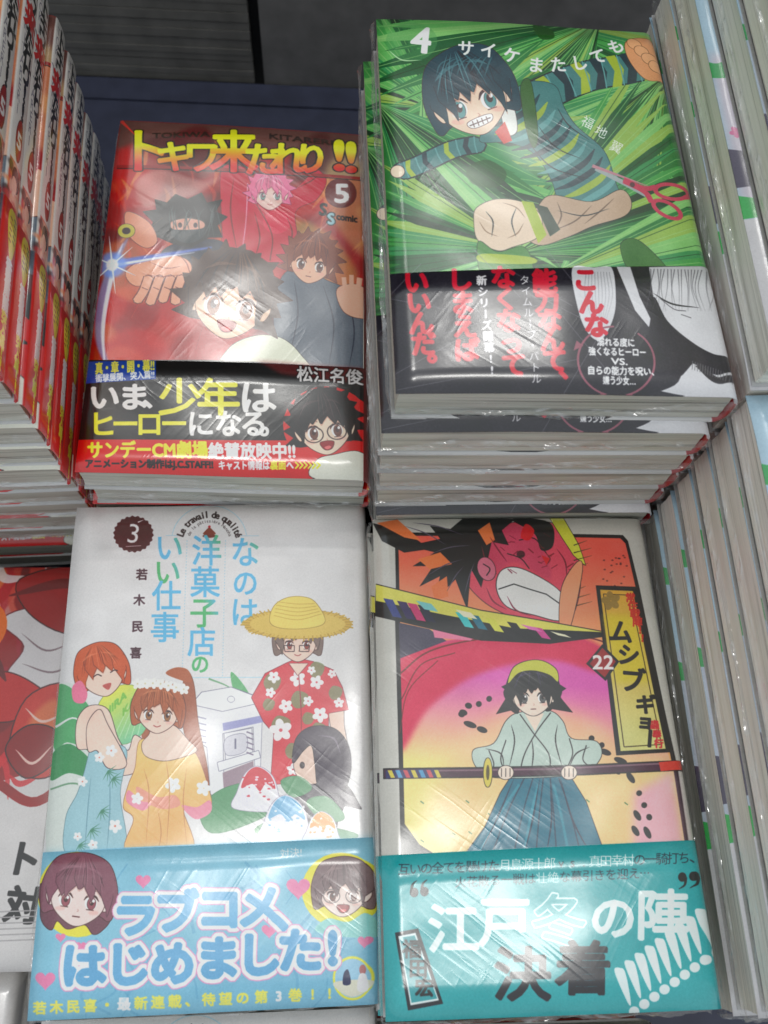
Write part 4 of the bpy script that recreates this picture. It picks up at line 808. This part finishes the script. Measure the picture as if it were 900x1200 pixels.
def plain(name, col, rough=.6, coat=0., bump=None):
    m, t, p = nt(name)
    tc = N(t, 'ShaderNodeTexCoord'); n = N(t, 'ShaderNodeTexNoise'); n.inputs['Scale'].default_value = 60; n.inputs['Detail'].default_value = 4
    t.links.new(tc.outputs['Object'], n.inputs['Vector'])
    cr = N(t, 'ShaderNodeValToRGB'); cr.color_ramp.elements[0].position = .3; cr.color_ramp.elements[1].position = .7
    cr.color_ramp.elements[0].color = (*[c * .8 for c in col], 1); cr.color_ramp.elements[1].color = (*[min(1, c * 1.15) for c in col], 1)
    t.links.new(n.outputs['Fac'], cr.inputs[0]); t.links.new(cr.outputs[0], p.inputs['Base Color'])
    p.inputs['Roughness'].default_value = rough; p.inputs['Coat Weight'].default_value = coat; p.inputs['Coat Roughness'].default_value = .2
    return m
def film_mat():
    m = bpy.data.materials.new('clear_shrink_film'); m.use_nodes = True; t = m.node_tree; t.nodes.clear()
    out = N(t, 'ShaderNodeOutputMaterial'); tr = N(t, 'ShaderNodeBsdfTransparent'); gl = N(t, 'ShaderNodeBsdfGlossy'); gl.inputs['Roughness'].default_value = .16
    df = N(t, 'ShaderNodeBsdfDiffuse'); df.inputs['Color'].default_value = (.7, .72, .72, 1)
    tc = N(t, 'ShaderNodeTexCoord'); n = N(t, 'ShaderNodeTexNoise'); n.inputs['Scale'].default_value = 420; n.inputs['Detail'].default_value = 2
    mp = N(t, 'ShaderNodeMapping'); mp.inputs['Scale'].default_value = (.35, .35, 1.6); t.links.new(tc.outputs['Object'], mp.inputs[0]); t.links.new(mp.outputs[0], n.inputs['Vector'])
    b = N(t, 'ShaderNodeBump'); b.inputs['Strength'].default_value = 1; b.inputs['Distance'].default_value = .0012; t.links.new(n.outputs['Fac'], b.inputs['Height'])
    t.links.new(b.outputs[0], gl.inputs['Normal'])
    fr = N(t, 'ShaderNodeMapRange'); fr.inputs['From Min'].default_value = .5; fr.inputs['From Max'].default_value = .72; fr.inputs['To Min'].default_value = .05; fr.inputs['To Max'].default_value = .42; t.links.new(n.outputs['Fac'], fr.inputs['Value'])
    m1 = N(t, 'ShaderNodeMixShader'); m1.inputs[0].default_value = .07; t.links.new(tr.outputs[0], m1.inputs[1]); t.links.new(df.outputs[0], m1.inputs[2])
    m2 = N(t, 'ShaderNodeMixShader'); t.links.new(fr.outputs[0], m2.inputs[0]); t.links.new(m1.outputs[0], m2.inputs[1]); t.links.new(gl.outputs[0], m2.inputs[2])
    t.links.new(m2.outputs[0], out.inputs[0]); return m
film = film_mat()
navy = plain('navy_shelf_laminate', (.042, .048, .085), .55)
greyb = plain('dark_grey_board', (.20, .195, .19), .45, .4)
greyr = plain('dark_ribbed_plastic', (.17, .165, .152), .5, .4)
blackm = plain('black_gap_strip', (.006, .006, .007), .6)

# ------------------------------------------------------------------ book parts (local frame: x to the spine, y to the head, z=0 top of the front cover)
def mesh_of(name, v, f, uv=None, mat=None, smooth=False):
    me = bpy.data.meshes.new(name); me.from_pydata(v, [], f)
    if uv is not None:
        l = me.uv_layers.new(name='UVMap')
        idx = np.zeros(len(me.loops), np.int32); me.loops.foreach_get('vertex_index', idx)
        l.data.foreach_set('uv', np.ascontiguousarray(np.asarray(uv, np.float32)[idx]).ravel())
    if mat: me.materials.append(mat)
    if smooth: me.polygons.foreach_set('use_smooth', [True] * len(me.polygons))
    me.update(); return me

def bow(x, y, w, l, b):
    return b * max(0., 4 * (x / w) * (1 - x / w)) ** .7 * (.55 + .45 * math.sin(math.pi * min(1, max(0, y / l)))) - .0010 * (max(0, 1 - y / .012) ** 2) * .5 - .0012 * max(0, 1 - (l - y) / .02) ** 2

def sheet(name, w, l, t, y0, y1, off, b, mat, W, seed=0, th=.00032, r=.0040):
    """a printed wrapper folded round the block: front, rounded spine, back"""
    rng = random.Random(seed)
    P = []                                # profile (x, z, nx, nz, u)
    n = 16
    for i in range(n + 1):
        x = (w - r) * i / n; P.append((x, 0, 0, 1, x))
    for i in range(1, 5):
        a = math.pi / 2 * (1 - i / 4); P.append((w - r + r * math.cos(a), -r + r * math.sin(a), math.cos(a), math.sin(a), w - r + (r * i / 4)))
    for i in range(1, 4):
        z = -r - (t - 2 * r) * i / 3; P.append((w + .0004 * math.sin(math.pi * i / 3), z, 1, 0, w - z))
    for i in range(1, 5):
        a = -math.pi / 2 * i / 4; P.append((w - r + r * math.cos(a), -t + r + r * math.sin(a), math.cos(a), math.sin(a), w + t - r + r * i / 4))
    for i in range(1, 4): P.append(((w - r) * (1 - i / 3), -t, 0, -1, w + t))
    yl, yr = y1 if isinstance(y1, tuple) else (y1, y1); y1 = yl; ny = max(3, int((y1 - y0) / .0085)); v, uv, f = [], [], []; m = len(P)
    for side in (0, 1):
        for j in range(ny + 1):
            for (x, z, nx, nz, u) in P:
                y = y0 + (yl + (yr - yl) * min(1., u / w) - y0) * j / ny
                o = off - (th if side else 0)
                k = max(0., 1 + z / t)
                dz = bow(x, y, w, l, b) * k
                dz += .00035 * math.sin(x * 61 + seed) * math.sin(y * 43 + seed * 2) * k
                v.append((x + nx * o, y, z + nz * o + dz)); uv.append((u / W, y / l))
    q = (ny + 1) * m
    for j in range(ny):
        for i in range(m - 1):
            a = j * m + i
            f.append((a, a + m, a + m + 1, a + 1)); f.append((q + a, q + a + 1, q + a + m + 1, q + a + m))
    for j in range(ny):
        for i in (0, m - 1):
            a, c = j * m + i, (j + 1) * m + i
            f.append((a, q + a, q + c, c) if i else (a, c, q + c, q + a)[::-1])
    for i in range(m - 1):
        for j in (0, ny):
            a, c = j * m + i, j * m + i + 1
            f.append((a, c, q + c, q + a) if j == 0 else (a, q + a, q + c, c))
    me = mesh_of(name, v, f, uv, mat, True); return me

def block(name, w, l, t, b, mat, seed):
    """the paper block: many uneven leaves showing on its three open sides"""
    rng = random.Random(seed); v, f = [], []
    e = .0005; layers = 15; X0, X1, Y0, Y1 = .0009, w - .0016, .0007, l - .0007
    def loop(k):
        z = -e - (t - 2 * e) * k / (layers - 1); ins = rng.uniform(0, .00016) + (.0003 if k in (0, layers - 1) else 0)
        drift = .0003 * math.sin(k * .5 + seed)
        pts = []
        nx, ny = 12, 14
        for i in range(nx): pts.append((X0 + (X1 - X0) * i / nx, Y0))
        for i in range(ny): pts.append((X1, Y0 + (Y1 - Y0) * i / ny))
        for i in range(nx): pts.append((X1 - (X1 - X0) * i / nx, Y1))
        for i in range(ny): pts.append((X0, Y1 - (Y1 - Y0) * i / ny))
        o = []
        for x, y in pts:
            xx = x + (ins + drift * .5 if x == X0 else -ins if x == X1 else 0); yy = y + (ins if y == Y0 else -ins if y == Y1 else 0)
            o.append((xx, yy, z + bow(x, y, w, l, b) * max(0, 1 + z / t)))
        return o
    n = 52
    for k in range(layers): v += loop(k)
    for k in range(layers - 1):
        for i in range(n):
            j = (i + 1) % n; f.append((k * n + i, (k + 1) * n + i, (k + 1) * n + j, k * n + j))
    f.append(tuple(range(n))); f.append(tuple((layers - 1) * n + i for i in range(n))[::-1])
    return mesh_of(name, v, f, None, mat)

def wrap(name, w, l, t, seed):
    """clear film where it was shrunk and sealed: a crumpled band round the three open sides with corner ears"""
    rng = random.Random(seed); v, f = [], []
    path = []
    n1, n2 = 70, 84
    for i in range(n2 // 3): path.append((-.0006, l * (1 - i / (n2 / 3)), -1, 0))
    for i in range(n1 + 1): path.append((w * i / n1 - (.0006 if i == 0 else 0), -.0006, 0, -1))
    rows = 7
    ph = [rng.uniform(0, 6) for _ in range(6)]
    for a, (x, y, nx, ny) in enumerate(path):
        s = a * .0017
        mid = -t * (.52 + .16 * math.sin(s * 31 + ph[0]) + .08 * math.sin(s * 83 + ph[1])); hw = t * (.10 + .09 * math.sin(s * 57 + ph[2]) ** 2 + .05 * math.sin(s * 140 + ph[3]))
        top, bot = mid + hw, mid - hw
        for r in range(rows):
            u = r / (rows - 1)
            z = top + (bot - top) * u
            o = .0002 + .0016 * math.sin(math.pi * u) * abs(math.sin(s * 130 + ph[4] + u * 3)) ** 2 + rng.uniform(0, .0007) * math.sin(math.pi * u)
            v.append((x + nx * o, y + ny * o, z))
    for a in range(len(path) - 1):
        for r in range(rows - 1):
            q = a * rows + r; f.append((q, q + 1, q + rows + 1, q + rows))
    # ears at the corners
    for cx, cy, dx, dy in ((0, 0, -1, -1), (w, 0, 1, -1), (0, l, -1, 1)):
        b0 = len(v); L = rng.uniform(.0015, .003)
        for i in range(5):
            g = i / 4; v.append((cx + dx * .0004, cy + dy * .0004, -.002 - (t - .004) * g))
            v.append((cx + dx * (.0005 + L * .6 * math.sin(math.pi * g)) , cy + dy * (.0005 + L * .45 * math.sin(math.pi * g)), -.003 - (t - .006) * g + rng.uniform(-.001, .001)))
        for i in range(4): f.append((b0 + 2 * i, b0 + 2 * i + 1, b0 + 2 * i + 3, b0 + 2 * i + 2))
    return mesh_of(name, v, f, None, film)

class Kind:
    def __init__(s, jk, img, seed, obi=None, pages=None, t=None, b=.0013, rough=.20, st=1., r=.0040):
        s.w, s.l, s.t = jk.w, jk.l, jk.t; s.mat = print_mat('printed_jacket', img, seed, rough=rough, st=st)
        Wt = jk.w + jk.t; pg = pages or pages_m
        s.cover = sheet('cover', s.w, s.l, s.t, 0, s.l, .0002, b, s.mat, Wt, seed, r=r)
        s.obi = sheet('paper_band', s.w, s.l, s.t, -.0002, (s.l * obi[0], s.l * obi[1]), .0006, b, s.mat, Wt, seed, r=r) if obi else None
        s.blocks = [block('page_block', s.w, s.l, s.t, b, pg, seed * 10 + i) for i in range(3)]
        s.wraps = [wrap('shrink_wrap', s.w, s.l, s.t, seed * 10 + i) for i in range(3)]

count = 0
def frame_of(O, X, Y):
    X = Vector(X).normalized(); Y = Vector(Y); Z = X.cross(Y).normalized(); Y = Z.cross(X)
    m = Matrix((X, Y, Z)).transposed().to_4x4(); m.translation = Vector(O); return m
def add(name, me, parent):
    o = bpy.data.objects.new(name, me); COL.objects.link(o); o.parent = parent; return o
def book(kind, mat4, label, group, full=True, obi=True):
    global count; count += 1
    e = bpy.data.objects.new('comic_book', None); COL.objects.link(e); e.empty_display_size = .02
    e.matrix_world = mat4 @ Matrix.Translation((0, 0, -kind.t)); e['label'] = label; e['category'] = 'comic book'; e['group'] = group
    up = (0, 0, kind.t)
    parts = [add('page_block', kind.blocks[count % 3], e), add('cover', kind.cover, e)]
    if kind.obi and obi: parts.append(add('paper_band', kind.obi, e))
    if full: parts.append(add('shrink_wrap', kind.wraps[count % 3], e))
    for p in parts: p.location = up
    return e

def stack(kind, O, X, Y, n, labels, hidden, group, jit=.0012, offs={}, gap=.0006, rng=None, noobi=()):
    """books under one another along the stack's own normal; offs[k] = (dx, dy, yaw degrees) of the k-th book"""
    F = frame_of(O, X, Y); z = 0.0; rng = rng or random.Random(len(group))
    F0 = frame_of(O, (X[0], X[1], 0), (Y[0], Y[1], 0))
    Z = (F.to_3x3() @ Vector((0, 0, 1)))
    for k in range(n):
        dx, dy, a = offs.get(k, (rng.uniform(-jit, jit), rng.uniform(-jit, jit), rng.uniform(-.6, .6))) if k else offs.get(0, (0, 0, 0))
        m = F.copy()
        if k:                                          # lower copies lie flatter
            q = F.to_quaternion().slerp(F0.to_quaternion(), min(1, k / 9)); m = q.to_matrix().to_4x4(); m.translation = F.translation
            Zk = q.to_matrix() @ Vector((0, 0, 1))
            m.translation = Vector(O) - Z * z
        m = m @ Matrix.Translation((dx, dy, 0)) @ Matrix.Rotation(math.radians(a), 4, 'Z')
        lab = labels[k] if k < len(labels) else hidden
        book(kind, m, lab, group if k < len(labels) else group + ', hidden low ones', full=k < len(labels), obi=k not in noobi)
        z += kind.t + gap + .00045

# ------------------------------------------------------------------ shelf
def slab(name, x0, x1, y0, y1, z0, z1, mat, kind=None, parent=None):
    v = [(x, y, z) for x in (x0, x1) for y in (y0, y1) for z in (z0, z1)]
    f = [(0, 1, 3, 2), (4, 6, 7, 5), (0, 4, 5, 1), (2, 3, 7, 6), (0, 2, 6, 4), (1, 5, 7, 3)]
    o = bpy.data.objects.new(name, mesh_of(name, v, f, None, mat)); COL.objects.link(o)
    if kind: o['kind'] = kind
    if parent: o.parent = parent
    return o
SH = .05
slab('shelf', -.75, .75, -.45, .47, .02, SH, navy, 'structure')
lip = slab('shelf_back_edge', -.75, .75, .4705, .4885, .02, SH + .0012, navy, 'structure')
back = bpy.data.objects.new('back_panel', None); COL.objects.link(back); back.location = (0, .49, SH)
back['label'] = 'dark grey upright panel behind the comics, ribbed left half and smooth right half'; back['category'] = 'panel'
def bpart(name, x0, x1, y0, y1, z0, z1, mat): 
    o = slab(name, x0, x1, y0 - .49, y1 - .49, z0 - SH, z1 - SH, mat); o.parent = back; return o
bpart('backing_board', -.75, .75, .497, .505, SH - .03, .42, blackm)
z = SH
rr = random.Random(4)
ribm = None
while z < .19:
    h = .0058 + rr.uniform(-.0014, .0016)
    d = rr.uniform(0, .0007)
    bpart('rib', -.75, -.062, .4905 + d, .4965, z, z + h - rr.uniform(.0003, .0009), greyr); z += h
bpart('smooth_sheet', -.055, .75, .4900, .4965, SH, .25, greyb)
def band_top(j, a, b):            # where the printed band's upper edge crosses the left edge and the spine, as parts of the height
    p, q = j.T([a, b]); m = (q[1] - p[1]) / (q[0] - p[0]); h = lambda x: 1 - (p[1] + m * (x - p[0])) / j.H
    return h(0), h(j.w * S)
RED_BAND = band_top(J_red, (104, 422), (437, 432)); GREEN_BAND = band_top(J_green, (458, 322), (845, 313))
WHITE_BAND = band_top(J_white, (49, 999), (442, 981)); SWORD_BAND = band_top(J_sword, (445, 1003), (826, 984))
K_red = Kind(J_red, J_red.image('red_jacket'), 1, obi=RED_BAND)
K_spine = Kind(J_spine, J_spine.image('spine_jacket'), 8, obi=(.345, .345), r=.0022)
K_green = Kind(J_green, J_green.image('green_jacket'), 2, obi=GREEN_BAND)
K_white = Kind(J_white, J_white.image('white_jacket'), 3, obi=WHITE_BAND, st=.9)
K_sword = Kind(J_sword, J_sword.image('sword_jacket'), 4, obi=SWORD_BAND)
K_crab = Kind(J_crab, J_crab.image('crab_jacket'), 5)
K_blue = Kind(J_blue, J_blue.image('blue_jacket'), 6, pages=pages_w)
# ------------------------------------------------------------------ the stacks
G = {}
ORD = ['top', 'second', 'third', 'fourth', 'fifth', 'sixth', 'seventh', 'eighth', 'ninth', 'tenth', 'eleventh', 'twelfth']
# upper middle: red action comic, face up
stack(K_red, (-.1021, .1388, .1939), (.9995, .0059, -.0325), (-.0015, 1., -.0017), 8,
      ['red action comic face up with flame artwork, beside the row of white spines',
       'comic directly under the face-up red action comic, only its page edge showing'],
      'copy hidden low in the stack under the face-up red action comic', 'red action comics stacked face up',
      offs={1: (.0015, .0008, .4)})
# upper right of middle: green palm-leaf comic
stack(K_green, (.0180, .1379, .2665), (.9989, .0341, -.0328), (-.0047, .9981, -.0609), 12,
      ['green palm leaf comic numbered 4 with black paper band, topmost of its stack',
       'second copy in the tall green stack, a sliver of its black band showing',
       'third copy in the tall green stack, page edge below the black sliver',
       'fourth copy in the tall green stack, thick grey page edge under crinkled film',
       'fifth copy in the tall green stack, page edge above the thin green cover sliver',
       'lowest visible copy of the tall green stack, with a thin strip of cover showing'],
      'copy hidden low in the tall stack under the green palm leaf comic', 'green palm leaf comics in the tall stack',
      offs={1: (-.0034, -.0050, .3), 2: (-.0024, -.0036, -.1), 3: (-.0012, -.0026, .2), 4: (-.0006, -.0018, .3), 5: (.0002, -.0050, .2), 6: (.003, .001, 0), 7: (.004, .002, 0), 8: (.005, .003, 0), 9: (.005, .004, 0)}, noobi=(5,))
# lower left of middle: white pastel comic
stack(K_white, (-.1034, -.0537, .1618), (.9994, .0350, -.0009), (-.0322, .9995, -.0074), 6,
      ['white comic with blue title and pastel holiday figures, blue paper band along its foot'],
      'copy hidden under the white comic with the blue title', 'white pastel comics stacked face up', offs={1: (.0015, -.0012, 0)})
# lower right of middle: grey comic with sword and teal band
stack(K_sword, (.0190, -.0507, .1898), (.9997, .0245, -.0008), (-.0322, .9969, -.0722), 7,
      ['grey bordered comic with pink and orange sword artwork and a teal paper band'],
      'copy hidden under the sword comic with the teal band', 'sword comics stacked face up', offs={1: (-.001, .001, .2)})
# left column: spines facing the middle
labs = ['topmost book of the left column, barely inside the photo at its left edge',
        'white spine cut off by the left photo edge, above all fully visible spines',
        'second white spine in the left column, its dark title level with the photo top',
        'third white spine from the top of the left column',
        'fourth white spine from the top, middle one of the left column',
        'fifth white spine in the left column, flame coloured cover sliver beside its upper end',
        'sixth white spine in the left column, second from the red comic lying face up',
        'lowest readable white spine in the left column, right beside the face-up red action comic',
        'comic just below the lowest readable white spine of the left column',
        'second page edge below the white spines of the left column',
        'third page edge below the white spines, near the corner of the white pastel comic',
        'lowest grey page edge of the left column, above the red and white upside-down cover']
zt = .2885
rg = random.Random(11)
ox = {0: .0005, 1: 0, 2: .0010, 3: .0017, 4: .0016, 5: .0009, 6: .0009, 7: -.0005, 8: -.001, 9: 0, 10: -.001}
oy = {0: 0, 1: .0001, 2: .0008, 3: -.0005, 4: -.0013, 5: -.0024, 6: .0011, 7: .0014, 8: .0020, 9: .0024, 10: .0030}
Yd = Vector((-.066, 1, 0)).normalized(); Xd = Vector((1, .066, 0)).normalized()
for k in range(14):
    P = Vector((-.1095 + ox.get(k - 1, 0), .1435 + oy.get(k - 1, 0), zt - .0160 * k)) - Xd * K_spine.w
    book(K_spine, frame_of(P, Xd, Yd) @ Matrix.Rotation(math.radians(rg.uniform(-.35, .35)), 4, 'Z'), labs[k] if k < len(labs) else 'comic hidden at the foot of the left column of spines',
         'white spined comics in the left column' if k < len(labs) else 'white spined comics, hidden low ones', full=k < 12)
# lower left: red and white comic turned upside down
m = frame_of((-.1085, .1275, .1050), (-1, -.016, 0), (.016, -1, 0))
for k in range(3):
    book(K_crab, Matrix.Translation((.001 * k, -.0015 * k, -.0175 * k)) @ m, ['red and white comic lying upside down at the left edge of the photo'][0] if k == 0 else 'copy hidden under the upside-down red and white comic',
         'red and white comics lying upside down' if k == 0 else 'red and white comics, hidden low ones', full=k == 0)
# right columns: fore-edges facing the middle
def fore(kind, P0, yaw, ztop, n, hid, labs, dxs, grp, pitch=None, ln=0):
    c, s_ = math.cos(math.radians(yaw)), math.sin(math.radians(yaw))
    pitch = pitch or kind.t + .0008
    for k in range(n):
        dx, dy = dxs[k] if k < len(dxs) else (0, 0)
        book(kind, frame_of((P0[0] + dx, P0[1] + dy, ztop - pitch * k), (c, s_, 0), (-s_, c, 0)), labs[k] if k < len(labs) else hid,
             grp if k < len(labs) else grp + ', hidden low ones', full=k < len(labs))
fore(K_blue, (.1385, .1440, .3330), 2.3, .3330, 17, 'comic hidden low in the upper right column of page edges',
     ['topmost comic at the upper right corner of the photo',
      'second page edge from the right in the upper right column',
      'third page edge from the right in the upper right column',
      'fourth page edge of the upper right column, left of the pale blue strip',
      'lowest page edge of the upper right column, touching the green palm leaf comic',
      ], [(.0075, 0), (.0030, .001), (.0026, 0), (-.0020, .001), (-.0022, 0), (-.0024, .001)], 'pale blue comics in the upper right column')
fore(K_blue, (.1420, -.0465, .2620), 2.3, .2620, 12, 'comic hidden low in the lower right column of page edges',
     ['top pale blue comic of the lower right column, its cover corner showing',
      'second page edge from the right in the lower right column',
      'third page edge of the lower right column, marked off by a thin dark line',
      'fourth page edge from the right in the lower right column',
      'fifth page edge from the right in the lower right column',
      'lowest thin pale blue edge of the lower right column, against the sword comic'],
     [(.0012, .002), (.0012, .001), (.0011, 0), (.0008, -.002), (-.0003, -.004), (-.0016, -.006), (-.0016, -.006)], 'pale blue comics in the lower right column')
# nearest row, cut off by the photo's lower edge
m = frame_of((-.0985, -.2480, .1420), (.9994, .030, 0), (-.030, .9995, 0))
for k in range(5):
    book(K_white, Matrix.Translation((.001 * k, 0, -.0175 * k)) @ m, 'white comic at the bottom photo edge, just below the blue paper band' if k == 0 else 'copy hidden under the white comic at the bottom photo edge',
         'white pastel comics in the nearest row' + ('' if k == 0 else ', hidden low ones'), full=k == 0)
m = frame_of((.022, -.2440, .155), (.9994, .022, 0), (-.022, .9995, 0))
for k in range(6):
    book(K_red, Matrix.Translation((-.001 * k, .0005 * k, -.0175 * k)) @ m, 'dark red comic at the bottom photo edge, just below the teal band' if k == 0 else 'copy hidden under the dark red comic at the bottom photo edge',
         'red comics in the nearest row' + ('' if k == 0 else ', hidden low ones'), full=k == 0)
m = frame_of((-.245, -.2185, .088), (.9994, .0, 0), (0, .9995, 0))
for k in range(2):
    book(K_crab, Matrix.Translation((.001 * k, 0, -.0175 * k)) @ m, 'film wrapped grey comic at the lower left corner of the photo' if k == 0 else 'copy hidden under the film wrapped comic at the lower left corner',
         'film wrapped comics in the lower left corner' + ('' if k == 0 else ', hidden low ones'), full=k == 0)
